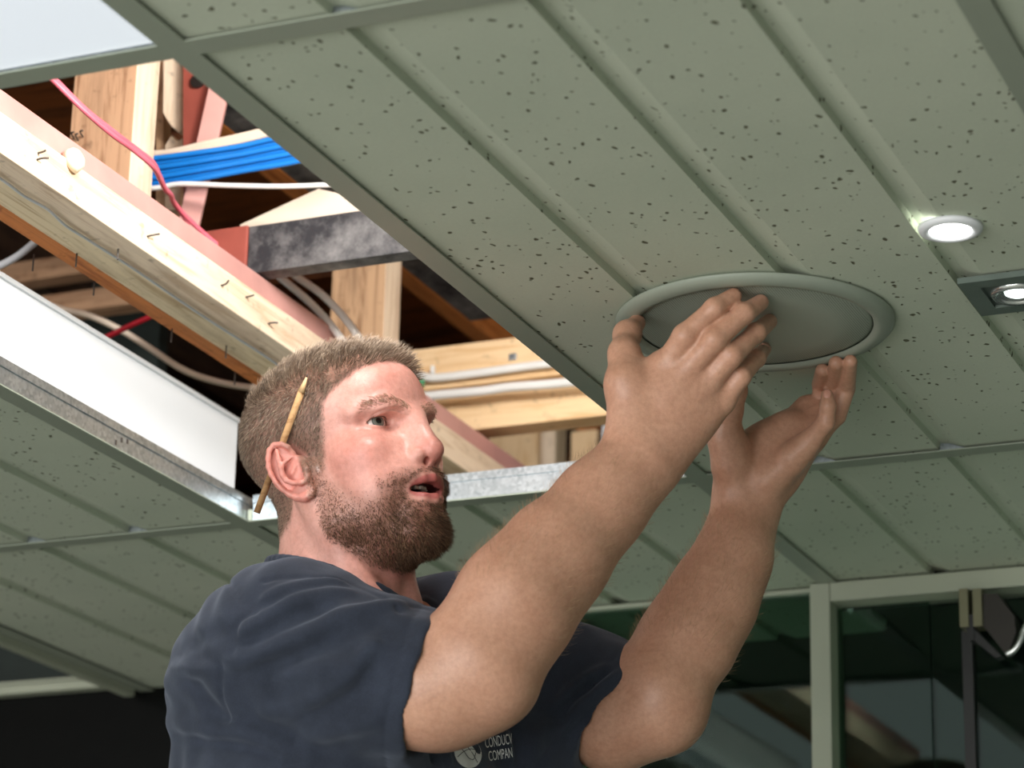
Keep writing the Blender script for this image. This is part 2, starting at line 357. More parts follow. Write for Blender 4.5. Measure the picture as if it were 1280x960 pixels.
# --- posts: placed by their front face on a vertical plane
def post(name, x0, x1, ytop, ybot, Y, depth, mat, side, label, group=None):
    """upright timber with a face x0..x1 seen at distance Y and its right edge painted in a second colour"""
    a, b = at_y(x0, (ytop+ybot)/2, Y), at_y(x1, (ytop+ybot)/2, Y)
    z1, z0 = at_y((x0+x1)/2, ytop, Y)[2], (ZC+.037 if Y > 3.5 else at_y((x0+x1)/2, ybot, Y)[2])
    o = box(name, (a[0], Y, z0), (b[0], Y+depth, z1), mat, None, .0015)
    o.data.materials.append(side)
    for p in o.data.polygons:
        if p.normal.x > .7: p.material_index = 1  # light on the brown studs is painted in as a paler right edge
    # the grain of an upright runs up
    me = o.data; Rm = Matrix.Rotation(math.pi/2, 4, 'Y'); me.transform(Rm); o.matrix_world = o.matrix_world @ Rm.inverted()
    return thing(o, label, 'timber', group)
s1 = post('wall_stud', 88, 166, 20, 300, 2.62, .052, M['stud'], M['pine'], 'brown upright stud with a lit edge painted pale behind the red cables')
for (x, y) in ((92, 174), (97, 176), (103, 172)):
    p = at_y(x, y, 2.62); tube('nail', [p+np.array([0, .004, 0]), p+np.array([.004, -.012, .002]), p+np.array([.010, -.016, .001])], .0012, M['nail'], s1, n=3, sides=6)
# short board with a broken lower end
def slab(name, pts, Y, thick, mat, label, cat, bev=.001):
    """outline drawn on a vertical plane at distance Y, given thickness away from it"""
    q = [at_y(x, y, Y) for x, y in pts]; c = np.mean(q, 0); bm = bmesh.new()
    f = [bm.verts.new((p[0]-c[0], 0, p[2]-c[2])) for p in q]; k = [bm.verts.new((p[0]-c[0], thick, p[2]-c[2])) for p in q]; n = len(q)
    bm.faces.new(f); bm.faces.new(k[::-1])
    for i in range(n): bm.faces.new([f[i], k[i], k[(i+1) % n], f[(i+1) % n]])
    bmesh.ops.recalc_face_normals(bm, faces=bm.faces[:])
    if bev: bmesh.ops.bevel(bm, geom=bm.edges[:], offset=bev, segments=1, affect='EDGES')
    me = bm_mesh(bm, name); Rm = Matrix.Rotation(math.pi/2, 4, 'Y'); me.transform(Rm)
    return thing(link(name, me, mat, None, Matrix.Translation(c) @ Rm.inverted()), label, cat)
slab('board_offcut', [(204, 60), (216, 60), (226, 68), (230, 90), (230, 156), (224, 166), (214, 158), (207, 148), (203, 140)], 2.80, .03, M['pine'], 'short pale board offcut with a broken lower end', 'timber')
slab('ridged_packer', [(195, 55), (206, 55), (204, 170), (212, 300), (194, 300)], 2.84, .02, M['pine_old'], 'ridged brown packer between stud and steel brace', 'timber')
slab('block_offcut', [(206, 182), (214, 168), (222, 176), (229, 172), (229, 188), (224, 262), (206, 262)], 2.82, .025, M['pine'], 'small pale block under the broken board', 'timber')
# red brace: vertical plate with a hole and a leaning flange
Yb = 2.78
br = slab('steel_brace', [(229, 60), (262, 60), (262, 150), (236, 262), (229, 262)], Yb, .006, M['red_steel'], 'red oxide steel brace with a bolt hole', 'steel beam', 0)
fl0, fl1 = at_y(277, 100, Yb-.01), at_y(232, 300, Yb-.01)
beam('flange', fl0, fl1, .026, .008, M['pink_steel'], br, .001, up=(.3, -1, 0))
hp = at_y(248, 102, Yb-.001); link('bolt_hole', lathe_mesh([(0, 0), (.0095, 0), (.0095, .004), (0, .004)], 24), M['black'], br, Matrix.Translation(hp) @ Matrix.Rotation(math.pi/2, 4, 'X'))
# --- short steel cross beam: red end, dusty black length
zb = zp+.002
e0, e1 = at_z(330, 342, zb), at_z(500, 313, zb); Yf = (e0[1]+e1[1])/2
hb = at_y(400, 270, Yf)[2]-zb
xa, xm, xe = at_y(238, 320, Yf)[0], at_y(309, 320, Yf)[0], at_y(560, 310, Yf)[0]
cb = thing(box('cross_beam', (xm, Yf, zb), (xe, Yf+.028, zb+hb), M['black_steel'], None, .002), 'dusty black steel cross beam with a red oxide end', 'steel beam')
box('red_end', (xa, Yf-.003, zb-.002), (xm, Yf+.026, zb+hb+.001), M['red_steel'], cb, .002)
slab('leaning_sheet', [(300, 281), (398, 236), (470, 252), (470, 300), (300, 300)], Yf+.05, .008, M['cable_cream'], 'cream sheet leaning behind the black cross beam', 'sheet', 0)
# --- second stud
post('wall_stud', 414, 481, 290, 450, 3.28, .05, M['pine_old'], M['pine'], 'stubby stud with lit edge painted pale under the black cross beam')
# --- fresh purlins crossing the back of the opening
zq = ZC+.262
def xpurlin(name, a, b, ytop, z, mat, depth, label, x1=.3):
    x0 = at_y(430, 480, at_z(*a, z)[1])[0]
    Y = (at_z(*a, z)[1]+at_z(*b, z)[1])/2; hh = at_y((a[0]+b[0])/2, ytop, Y)[2]-z
    return thing(beam(name, (x0, Y+depth/2, z+hh/2), (x1, Y+depth/2, z+hh/2), depth, hh, mat, None, .002), label, 'timber'), Y, z+hh
pu2, Yp2, ztp2 = xpurlin('roof_purlin', (572, 538), (751, 521), 484, zq, M['pine_new'], .045, 'lower fresh pine purlin below the white conduits')
pu1, Yp1, ztp1 = xpurlin('roof_purlin', (515, 488), (700, 470), 426, ztp2+.004, M['pine_new'], .04, 'upper fresh pine purlin above the white conduits')
bkt = at_y(641, 446, Yp1-.002); link('bracket', bm_mesh(box_bm(.012, .003, .010, .001)), M['galv'], pu1, Matrix.Translation(bkt))
Yc = min(Yp1, Yp2)-.012
thing(tube('conduit', [at_y(x, y, Yc) for x, y in ((430, 470), (480, 468), (512, 467), (530, 471), (548, 472), (600, 466), (650, 459), (700, 453), (790, 442))], .0062, M['cable_white'], sides=14), 'upper bent white plastic conduit on the purlins', 'conduit')
thing(tube('conduit', [at_y(x, y, Yc) for x, y in ((420, 508), (515, 497), (600, 489), (637, 484), (700, 479), (800, 468))], .0068, M['cable_white'], sides=14), 'lower straight white plastic conduit on the purlins', 'conduit')
p_ = at_y(541, 462, Yc-.005); thing(link('cable_clip', bm_mesh(box_bm(.006, .006, .012, .002)), M['cable_white'], None, Matrix.Translation(p_)), 'small white clip on the bent conduit', 'clip')
thing(tube('tape_band', [at_y(x, y, Yc-.001) for x, y in ((508, 477), (520, 479), (530, 478))], .0045, M['green'], n=3), 'green tape band under the bent conduit', 'tape')
# --- far wall pieces of the roof space
post('wall_stud', 676, 694, 500, 640, 4.35, .05, M['pine'], M['pine_grey'], 'narrow pale stud under the lower purlin')
post('plywood_panel', 610, 677, 500, 640, 4.42, .03, M['pine_new'], M['pine'], 'fresh plywood panel under the lower purlin')
post('board_offcut', 713, 746, 538, 640, 4.3, .03, M['pine_new'], M['pine_new'], 'upright fresh board offcut beside the arm')
post('white_post', 752, 766, 480, 640, 4.2, .03, M['white_metal'], M['white_metal'], 'white painted post at the end of the purlins')
thing(beam('brace_timber', at_y(700, 500, 4.5), at_y(790, 590, 4.5), .03, .03, M['orange']), 'orange brace behind the fresh board', 'timber')
# --- rafters and roof boarding
zr = ZC+.66
ra = at_z(290, 168, zr); rb = at_z(575, 410, zr); xra = (ra[0]+rb[0])/2
thing(beam('rafter', (xra, 1.6, zr+.045), (xra, 6.4, zr+.045), .036, .09, M['orange']), 'orange rafter running over the cross beam', 'timber')
zg = ZC+.50; xg = (at_z(318, 160, zg)[0]+at_z(520, 330, zg)[0])/2
thing(beam('grid_angle', (xg, at_z(262, 110, zg)[1], zg+.03), (xg, at_z(600, 400, zg)[1], zg+.03), .055, .06, M['black_steel'], bev=.001), 'dusty dark steel angle behind the ceiling beam', 'steel beam')
thing(beam('rafter', (xra-.62, 1.6, zr+.06), (xra-.62, 6.4, zr+.06), .036, .09, M['dark_timber']), 'dark rafter over the batten rail', 'timber')
rf = empty('roof', (0, 0, ZC+.8), 'dark brown boarded roof above the ceiling', kind='structure')
for k in range(9):
    y0 = 1.0+.62*k
    beam('roof_board', (-4.5, y0+.3, ZC+.80+.004*(k % 2)), (2.6, y0+.3, ZC+.80+.004*(k % 2)), .6, .02, M['roofboard'], rf, .001)
wb = empty('wall_back', (0, 5.2, ZC+.02), 'orange brown boarding closing the roof space', kind='structure')
for k in range(6):
    z0 = ZC+.03+.13*k
    beam('wall_board', (-4.5, 5.2, z0+.063), (2.6, 5.2, z0+.063), .02, .126, M['roofboard'], wb, .001)
for (a, b, lab) in (((30, 345), (190, 300), 'dark brown joist deep behind the orange strip'), ((40, 390), (200, 345), 'lower dark joist deep behind the orange strip')):
    Y = 3.6; thing(beam('dark_joist', at_y(*a, Y)+np.array([-.5, 0, 0]), at_y(a[0], a[1], Y)+np.array([.35, 0, 0]), .04, .035, M['stud']), lab, 'timber')
# --- cables
def cable(name, pts, Y, r, mat, label, group=None, **k):
    return thing(tube(name, [at_y(x, y, yy) for (x, y), yy in zip(pts, np.linspace(Y[0], Y[1], len(pts)))], r, mat, **k), label, 'cable', group)
for i, dy in enumerate((0, 5)):
    cable('red_cable', [(38+i*5, 72), (62+i*4, 96), (105, 138+dy*-.6), (140, 168-dy), (165, 186-dy*.8), (190, 207-dy), (199, 222-dy*.7), (206, 236-dy*.3), (214, 244), (217, 252+i), (232, 270+i*4), (262-18*i, 298), (300-30*i, 330)], (2.35+.03*i, 2.80+.03*i), .0030, M['cable_red'], 'upper pink red cable over the stud' if i else 'lower pink red cable over the stud')
for i in range(7):
    oy = i*5.6
    cable('blue_cable', [(160, 200+oy*1.05), (192, 198+oy*1.08), (240, 192+oy*1.0), (300, 183+oy*.93), (345+i*3, 173+oy*.9), (420, 160+oy*.9)], (2.74+.006*(i % 2), 2.74+.006*(i % 2)), .0036, M['cable_blue'], ('top', 'second', 'third', 'middle', 'fifth', 'sixth', 'lowest')[i]+' blue data cable of the bundle', 'blue data cables')
for i in range(3):
    cable('cream_cable', [(160, 190+i*5), (205, 190+i*5), (260, 178+i*4), (310, 167+i*4), (345, 158+i*4), (420, 140+i*4)], (2.76, 2.76), .0030, M['cable_cream'], ('upper', 'middle', 'lower')[i]+' cream cable above the blue bundle', 'cream cables')
cable('white_cable', [(150, 236), (195, 235), (225, 230), (290, 232), (350, 233), (412, 231), (480, 228)], (2.72, 2.72), .0032, M['cable_white'], 'single white cable below the blue bundle')
cable('white_cable', [(300, 300), (345, 342), (385, 376), (415, 408), (436, 440), (450, 470)], (2.95, 2.98), .0052, M['cable_white'], 'left white cable dropping below the cross beam', n=8)
cable('white_cable', [(318, 296), (358, 336), (402, 368), (436, 404), (458, 440), (470, 470)], (2.96, 2.99), .0052, M['cable_white'], 'right white cable dropping below the cross beam', n=8)
sg = [at_y(x, y, yy) for (x, y), yy in zip(((40, 372), (75, 386), (110, 394), (150, 412), (190, 437), (225, 460), (260, 474), (310, 484), (360, 486)), np.linspace(3.0, 3.25, 9))]
sg += [sg[-1]+np.array([.06, .12, -.03]), np.array([sg[-1][0]+.08, sg[-1][1]+.2, ZC+.0225])]
thing(tube('sagging_cable', sg, .0045, M['cable_cream']), 'sagging cream cable behind the white light housing', 'cable')
cable('red_cable', [(110, 432), (140, 418), (165, 406), (192, 394), (230, 376)], (3.0, 3.0), .0038, M['cable_redd'], 'short red cable behind the orange strip')
cable('grey_cable', [(-30, 345), (0, 332), (22, 320), (42, 304), (70, 280)], (2.7, 2.7), .0048, M['cable_grey'], 'grey cable end beside the orange strip')
# --- tall white side of a light housing standing beside the opening
x0 = XB[1]-.006
hs = box('light_housing', (x0-.02, 1.78, ZC+.012), (x0, 2.99, ZC+.132), M['white_metal'], None, .0012)
thing(hs, 'long white metal light housing standing beside the opening', 'light housing')
box('lip', (x0-.0005, 1.78, ZC+.128), (x0+.004, 2.99, ZC+.1335), M['white_metal'], hs, .0008)
# --- unseen lamps added above the tiles to light the roof space and face
def added_lamp(x, y, h, to, power, label):
    wl = empty('added_lamp', (x, y-.02, ZC+.02), label, 'lamp')
    lb = Vector((x, y, ZC+h)); lt = Vector(to); lr = (lt-lb).to_track_quat('Y', 'Z').to_matrix().to_4x4()
    link('lamp_head', bm_mesh(box_bm(.26, .05, .18, .008)), M['black'], wl, Matrix.Translation(lb) @ lr)
    link('lens', bm_mesh(box_bm(.24, .004, .16, .001)), emit('lamp_lens', (1, .98, .95), 4), wl, Matrix.Translation(lb) @ lr @ Matrix.Translation((0, .027, 0)))
    link('stand', bm_mesh(box_bm(.05, .05, h-.08, .004)), M['black'], wl, Matrix.Translation((x, y-.04, ZC+.02+(h-.08)/2)))
    link('foot', bm_mesh(box_bm(.22, .16, .015, .004)), M['black'], wl, Matrix.Translation((x, y-.04, ZC+.0265)))
    area('added_lamp_light', lb+(lt-lb).normalized()*.034, lt, .24, .16, power, (1, .975, .94))
added_lamp(-.60, 1.9, .34, (-1.5, 3.0, ZC+.25), 25, 'low unseen black lamp added to light the roof space')
added_lamp(-.90, 1.86, .56, (-1.30, 2.55, ZC-.1), 7.5, 'tall unseen black lamp added to light the face')
# ================================================================== fixtures on the ceiling
# recessed light panel next to the opening
yy0, yy1 = YL[3]+.013, YL[4]-.013; xx0, xx1 = XB[1]+.013, XB[2]-.013
lp = empty('recessed_light', ((xx0+xx1)/2, (yy0+yy1)/2, ZC), 'flat white recessed ceiling light panel before the opening', 'ceiling light')
box('diffuser', (xx0, yy0, ZC+.001), (xx1, yy1, ZC+.005), M['diffuser'], lp)
box('housing', (xx0, yy0, ZC+.006), (xx1, yy1, ZC+.07), M['white_metal'], lp)
# round downlight
p = at_z(1188, 285, ZC)
dl = empty('round_downlight', p, 'round glowing downlight in the grooved tile', 'ceiling light')
link('trim_ring', lathe_mesh([(.0185, -.001), (.020, -.004), (.024, -.005), (.029, -.003), (.030, .0005), (.0185, .0005)], 48), M['white_metal'], dl, Matrix.Translation(p), True)
link('lamp_face', lathe_mesh([(0, -.0028), (.012, -.0034), (.0188, -.003), (.0188, 0), (0, 0)], 48), M['lamp_disc'], dl, Matrix.Translation(p), True)
# square gimbal downlight, partly outside the picture
q = at_z(1272, 361, ZC); s = .0475
sq = empty('square_downlight', q, 'square dark framed gimbal downlight beside the round one', 'ceiling light')
dark_green = plain('dark_grey_frame', lin(96, 108, 100), .4)
bm = bmesh.new()
for lo, hi in (((-s, -s, -.006), (s, -s+.018, 0)), ((-s, s-.018, -.006), (s, s, 0)), ((-s, -s+.018, -.006), (-s+.018, s-.018, 0)), ((s-.018, -s+.018, -.006), (s, s-.018, 0))): add_box(bm, lo, hi)
link('frame', bm_mesh(bm), dark_green, sq, Matrix.Translation(q))
box('recess', q+np.array([-s+.018, -s+.018, -.003]), q+np.array([s-.018, s-.018, 0]), plain('grey_recess', lin(70, 80, 74), .4), sq)
link('gimbal_ring', lathe_mesh([(.019, -.003), (.020, -.008), (.024, -.0085), (.0265, -.005), (.0265, -.003)], 40), M['chrome'], sq, Matrix.Translation(q), True)
link('bulb', lathe_mesh([(0, -.0065), (.009, -.0068), (.0125, -.005), (.0128, -.003), (0, -.003)], 32), M['lamp_small'], sq, Matrix.Translation(q+np.array([.0, .0, 0])), True)
link('reflector', lathe_mesh([(.0128, -.0035), (.019, -.006), (.019, -.003), (.0128, -.003)], 40), M['chrome'], sq, Matrix.Translation(q), True)
# ceiling loudspeaker being fitted
SPK = at_z(943.5, 403, ZC); SR = .1405
sp = empty('ceiling_speaker', SPK, 'round flat pale ceiling loudspeaker held up by both hands', 'loudspeaker')
rim = plain('pale_grille_rim', lin(146, 154, 140), .45, 0, .02, 10)
link('bezel', lathe_mesh([(SR*.845, -.004), (SR*.86, -.0075), (SR*.90, -.0085), (SR*.97, -.006), (SR, -.0015), (SR, 0), (SR*.845, 0)], 96), rim, sp, Matrix.Translation(SPK), True)
def grille():
    t = NT('perforated_grille'); t.set(Roughness=.5, Metallic=.0)
    co = t.n('ShaderNodeTexCoord'); v = t.n('ShaderNodeTexVoronoi', Scale=420.); v.inputs['Randomness'].default_value = 0; t.l(co, v, 3, 0)
    r = t.ramp(v, [(.3, lin(112, 118, 106)), (.42, lin(160, 168, 154))]); t.base(r.outputs[0]); return t.m
link('grille', lathe_mesh([(0, -.0062), (SR*.5, -.006), (SR*.80, -.0048), (SR*.838, -.003), (SR*.838, 0), (0, 0)], 96), grille(), sp, Matrix.Translation(SPK), True)
# glass door clamp fitting with its stay arm
Yk = YW-.045
fx = at_y(1213, 760, Yk)
cf = empty('door_clamp', fx, 'olive metal clamp fitting holding the glass door', 'door fitting')
for (a, b) in ((1198, 1211), (1215, 1228)):
    A, B = at_y(a, 736, Yk), at_y(b, 783 if a < 1210 else 782, Yk)
    box('clamp_plate', (A[0], Yk, B[2]), (B[0], Yk+.03, A[2]), M['olive'], cf, .001)
A, B = at_y(1210, 768, Yk), at_y(1217, 800, Yk); box('glass_slot', (A[0], Yk+.002, B[2]), (B[0], Yk+.03, A[2]), M['black'], cf)
# wedge shaped arm that folds back from the clamp
arm = [(1229, 742), (1246, 742), (1268, 770), (1270, 790), (1262, 812), (1256, 816), (1229, 782)]
def prism(name, pts, Y, thick, mat, parent):
    q = [at_y(x, y, Y) for x, y in pts]; bm = bmesh.new()
    f = [bm.verts.new(p) for p in q]; k = [bm.verts.new(p+np.array([0, thick, 0])) for p in q]; n = len(q)
    bm.faces.new(f); bm.faces.new(k[::-1])
    for i in range(n): bm.faces.new([f[i], k[i], k[(i+1) % n], f[(i+1) % n]])
    bmesh.ops.recalc_face_normals(bm, faces=bm.faces[:]); return link(name, bm_mesh(bm), mat, parent)
prism('stay_arm', arm, Yk+.004, .03, M['brace'], cf)
prism('stay_edge', [(1206, 784), (1218, 786), (1252, 820), (1244, 822), (1212, 796)], Yk+.004, .02, M['black'], cf)
tube('steel_loop', [at_y(x, y, Yk+.002) for x, y in ((1258, 818), (1268, 812), (1276, 800), (1281, 785), (1290, 770))], .004, M['chrome'], cf, n=6)
# ================================================================== smooth solid modelling: distance fields turned into one continuous surface
f32 = np.float32
def _ell(c, r, R=None):
    c = np.array(c, f32); r = np.array(r, f32); Rt = None if R is None else np.array(R, f32)
    def fn(p):
        q = p-c
        if Rt is not None: q = q@Rt                # columns of R are the axes
        k0 = np.sqrt(((q/r)**2).sum(1)); k1 = np.sqrt(((q/(r*r))**2).sum(1))+1e-6
        return k0*(k0-1)/k1
    return fn, c, float(r.max())
def _cone(a, b, ra, rb, n=None, fl=1.):
    """tapered capsule; n, fl: squash the section along direction n by fl (<1 thinner)"""
    a = np.array(a, f32); b = np.array(b, f32); ab = b-a; L2 = float(ab@ab)+1e-12
    if n is not None:
        n = np.array(n, f32); n = n-ab*float(n@ab)/L2; n /= np.linalg.norm(n)
    def fn(p):
        q = p-a; t = np.clip(q@ab/L2, 0, 1); d = q-t[:, None]*ab
        if n is not None: d = d+(d@n)[:, None]*n*(1/fl-1)
        l = np.sqrt((d*d).sum(1)); rr = ra+(rb-ra)*t
        if n is not None: return (l-rr)*(fl if fl < 1 else 1)
        return l-rr
    return fn, (a+b)/2, math.sqrt(L2)/2+max(ra, rb)*max(1, fl)
class Field:
    def __init__(s): s.ops = []
    def u(s, prim, k=.01): s.ops.append(('u', k)+prim); return s
    def sub(s, prim, k=.004): s.ops.append(('s', k)+prim); return s
    def chain(s, pts, rad, k=.008, n=None, fl=1.):
        for i in range(len(pts)-1): s.u(_cone(pts[i], pts[i+1], rad[i], rad[i+1], n, fl), k)
        return s
    def ev(s, p, ops=None):
        d = np.full(len(p), 1., f32)
        for op in (s.ops if ops is None else ops):
            t, k, fn = op[0], op[1], op[2]
            if t == 'f': d = fn(p, d); continue
            v = fn(p)
            if t == 'u':
                h = np.maximum(k-np.abs(d-v), 0)/k; d = np.minimum(d, v)-h*h*k*.25
            else:
                v = -v; h = np.maximum(k-np.abs(d-v), 0)/k; d = np.maximum(d, v)+h*h*k*.25
        return d
    def cull(s, c, R):
        out = []
        for op in s.ops:
            if op[0] == 'f' and op[3] is None: out.append(op); continue
            if np.linalg.norm(c-op[3])-op[4] < R*1.6+op[1]+.012: out.append(op)
        return out
    def grad(s, p, e=5e-4):
        g = np.zeros_like(p)
        for i in range(3):
            d = np.zeros(3, f32); d[i] = e; g[:, i] = s.ev(p+d)-s.ev(p-d)
        return g/(np.linalg.norm(g, axis=1)[:, None]+1e-12)
    def march(s, x, y, d0=2.2, d1=3.4):
        """first hit of the line of sight through a picture point"""
        r = ray(x, y); t = d0
        for _ in range(200):
            v = float(s.ev(np.array([CAM+r*t], f32))[0])
            if v < 2e-4: return CAM+r*t
            t += max(v*.7, 2e-4)
            if t > d1: return None
        return CAM+r*t
CO = np.array([[i, j, k] for i in (0, 1) for j in (0, 1) for k in (0, 1)])
ED = [(a, b) for a in range(8) for b in range(8) if a < b and np.abs(CO[a]-CO[b]).sum() == 1]
def polygonise(F, h, lo, hi, B=16):
    lo = np.array(lo, f32); hi = np.array(hi, f32); nb = np.ceil((hi-lo)/(h*B)).astype(int)
    N = nb*B+2
    bi = np.stack(np.meshgrid(*[np.arange(n) for n in nb], indexing='ij'), -1).reshape(-1, 3)
    cen = lo+(bi+.5)*(B*h); R = B*h*.8661
    keep = np.zeros(len(cen), bool); plainops = [o for o in F.ops if o[0] != 'f']
    for q in range(0, len(cen), 60000): keep[q:q+60000] = np.abs(F.ev(cen[q:q+60000].astype(f32), plainops)) < R*1.5+.008
    g = np.arange(B+1); gx = np.stack(np.meshgrid(g, g, g, indexing='ij'), -1).reshape(-1, 3)
    cid, cpos, quads = [], [], []
    def gid(a): return (a[..., 0]*N[1]+a[..., 1])*N[2]+a[..., 2]
    for b, c in zip(bi[keep], cen[keep]):
        ops = F.cull(c, R)
        if not ops: continue
        o = b*B; p = (lo+(o+gx)*h).astype(f32); v = F.ev(p, ops).reshape(B+1, B+1, B+1); sg = v < 0
        if sg.all() or not sg.any(): continue
        cor = np.stack([v[i:i+B, j:j+B, k:k+B] for i, j, k in CO], -1); s8 = cor < 0
        act = s8.any(-1) & ~s8.all(-1); ci = np.argwhere(act)
        if len(ci):
            cv = cor[act]; acc = np.zeros((len(ci), 3)); cnt = np.zeros(len(ci))
            for a, e in ED:
                va, ve = cv[:, a], cv[:, e]; m = (va < 0) != (ve < 0); t = np.where(m, va/(va-ve+1e-20), 0)
                acc += np.where(m[:, None], CO[a]+t[:, None]*(CO[e]-CO[a]), 0); cnt += m
            cid.append(gid(ci+o)); cpos.append(lo+(ci+o+acc/cnt[:, None])*h)
        for ax in range(3):
            sl = [slice(0, B)]*3; s2 = list(sl); s2[ax] = slice(1, B+1)
            a, e = sg[tuple(sl)], sg[tuple(s2)]; ei = np.argwhere(a != e)
            if not len(ei): continue
            fl = a[a != e]; u, w_ = [(1, 2), (2, 0), (0, 1)][ax]; q = ei+o; Q = []
            for du, dw in ((1, 1), (0, 1), (0, 0), (1, 0)):
                r = q.copy(); r[:, u] -= du; r[:, w_] -= dw; Q.append(gid(r))
            Q = np.stack(Q, 1); Q[~fl] = Q[~fl][:, ::-1]; quads.append(Q)
    cid = np.concatenate(cid); cpos = np.concatenate(cpos); quads = np.concatenate(quads)
    o = np.argsort(cid); cid = cid[o]; cpos = cpos[o]
    ix = np.clip(np.searchsorted(cid, quads), 0, len(cid)-1); ok = (cid[ix] == quads).all(1)
    return cpos, ix[ok]
def np_mesh(name, v, faces):
    """mesh from numpy vertices and equal sized faces"""
    v = np.asarray(v, f32); faces = np.asarray(faces, np.int32); n, k = faces.shape
    me = bpy.data.meshes.new(name); me.vertices.add(len(v)); me.vertices.foreach_set('co', v.ravel())
    me.loops.add(n*k); me.loops.foreach_set('vertex_index', faces.ravel())
    me.polygons.add(n); me.polygons.foreach_set('loop_start', np.arange(0, n*k, k, dtype=np.int32))
    me.polygons.foreach_set('use_smooth', np.ones(n, bool)); me.update(calc_edges=True); me.validate(); return me
def relax(v, q, it=1, lam=.5):
    for _ in range(it):
        acc = np.zeros_like(v); cnt = np.zeros(len(v))
        for i in range(4):
            for j in ((i+1) % 4, (i-1) % 4): np.add.at(acc, q[:, i], v[q[:, j]]); np.add.at(cnt, q[:, i], 1)
        m = cnt > 0; v = v.copy(); v[m] += lam*(acc[m]/cnt[m][:, None]-v[m])
    return v
def vnormals(v, q):
    n = np.cross(v[q[:, 2]]-v[q[:, 0]], v[q[:, 3]]-v[q[:, 1]]); out = np.zeros_like(v)
    for i in range(4): np.add.at(out, q[:, i], n)
    return out/(np.linalg.norm(out, axis=1)[:, None]+1e-12)
def attr(me, name, val):
    a = me.attributes.new(name, 'FLOAT', 'POINT'); a.data.foreach_set('value', np.asarray(val, f32))
def sstep(x, a, b): t = np.clip((x-a)/(b-a), 0, 1); return t*t*(3-2*t)
SKIN_H = .0014; SHIRT_H = .0024; NHAIR = 30000; NBEARD = 15000
# ================================================================== the man
HS = 1.02
def _eul(yaw, pit, rol):
    cy, sy = math.cos(yaw), math.sin(yaw); cp, sp_ = math.cos(pit), math.sin(pit); cr, sr = math.cos(rol), math.sin(rol)
    return np.array([[cy, -sy, 0], [sy, cy, 0], [0, 0, 1]])@np.array([[cp, 0, -sp_], [0, 1, 0], [sp_, 0, cp]])@np.array([[1, 0, 0], [0, cr, -sr], [0, sr, cr]])
HR = _eul(math.radians(-15), math.radians(8), math.radians(9)); HO = P(434.5, 588.5, 2.85)
def HW(x, y, z): return HO + HR@(np.array([x, y, z])*.001*HS)          # head-local millimetres (forward, left, up) -> world
def to_head(p): return ((p-HO)@HR)/(.001*HS)
def hpix(x, y, ymm):
    """world point on the line of sight through a picture point where the head-local sideways coordinate is ymm"""
    d = HR.T@ray(x, y); b = HR.T@(HO-CAM); t = (ymm*.001*HS+b[1])/d[1]; return CAM+ray(x, y)*t
BODY = Field()
# ---- head (mirrored)
def hm(fn_pts): pass
def hell(c, r, k=10, both=True, rot=None, sub=False):
    for s in ((1, -1) if both and c[1] else (1,)):
        Rm = HR
        if rot is not None:
            a, b, g = [math.radians(t) for t in rot]; Rm = HR@_eul(a*s, b, g*s)
        (BODY.sub if sub else BODY.u)(_ell(HW(c[0], c[1]*s, c[2]), np.array(r)*.001*HS, Rm), k*.001)
def hcone(a, b, ra, rb, k=8, sub=False, both=True):
    for s in ((1, -1) if both and (a[1] or b[1]) else (1,)):
        (BODY.sub if sub else BODY.u)(_cone(HW(a[0], a[1]*s, a[2]), HW(b[0], b[1]*s, b[2]), ra*.001*HS, rb*.001*HS), k*.001)
hell((-7, 0, 50), (95, 74, 70), 10)                    # skull
hell((-47, 0, 40), (57, 66, 57), 20)                    # occiput
hell((42, 0, 56), (49, 60, 50), 20)                    # forehead
hell((38, 0, -18), (56, 58, 62), 25)                   # face mass
hell((52, 46, -6), (28, 19, 20), 18)                   # cheekbones
hell((50, 34, -42), (34, 24, 34), 18)                  # cheeks
hcone((92, 6, 26), (83, 30, 34), 8, 8, 14); hcone((83, 30, 34), (62, 53, 35), 8, 6, 14)      # brow ridge
hcone((75, 14, -88), (18, 48, -62), 15, 15, 20); hcone((20, 48, -62), (6, 58, -18), 15, 13, 18)   # jaw
hell((76, 0, -86), (20, 24, 18), 16)                   # chin
hell((78, 0, -34), (24, 34, 24), 16)                   # muzzle
hell((81, 0, -66), (16, 26, 14), 14)
hell((91, 29, 19.5), (15, 16, 10), 9, sub=True)         # eye sockets
hell((80, 53, 22), (13, 11, 8), 8, sub=True)
hell((64, 31, 24), (14.4, 15, 14.4), 4)              # closed lids over the eyeball
hcone((97, 0, 20), (108, 0, -7), 6.5, 8, 9); hcone((90, 0, 14), (94, 0, -12), 12, 15, 9)   # nose bridge and sides
hell((108.5, 0, -13), (10.5, 10.5, 9.5), 7)             # nose tip
hell((96, 13.8, -15.5), (11, 7, 8.4), 3.2)                 # wings
hell((93, 0, -18), (13, 13, 8), 6)
hell((102, 6.6, -21.5), (6.2, 3.3, 4.6), 2.5, rot=(18, -30, 0), sub=True)   # nostrils
# lips: parted
hcone((100, 0, -38.5), (97, 11, -38.8), 5.4, 5.0, 3); hcone((97, 11, -38.8), (80, 27, -46.5), 5.0, 2.6, 3)
hcone((98.5, 0, -59), (95, 11, -58.2), 5.8, 5.4, 3.5); hcone((95, 11, -58.2), (80, 26.5, -49.5), 5.4, 2.6, 3)
hell((92, 0, -48.6), (19, 24, 4.6), 2.2, sub=True)                           # mouth opening
hell((84, 0, -49), (20, 15, 9), 3, sub=True)
hell((86, 0, -39.5), (12, 17, 3.4), 1.5)                                       # upper teeth ridge
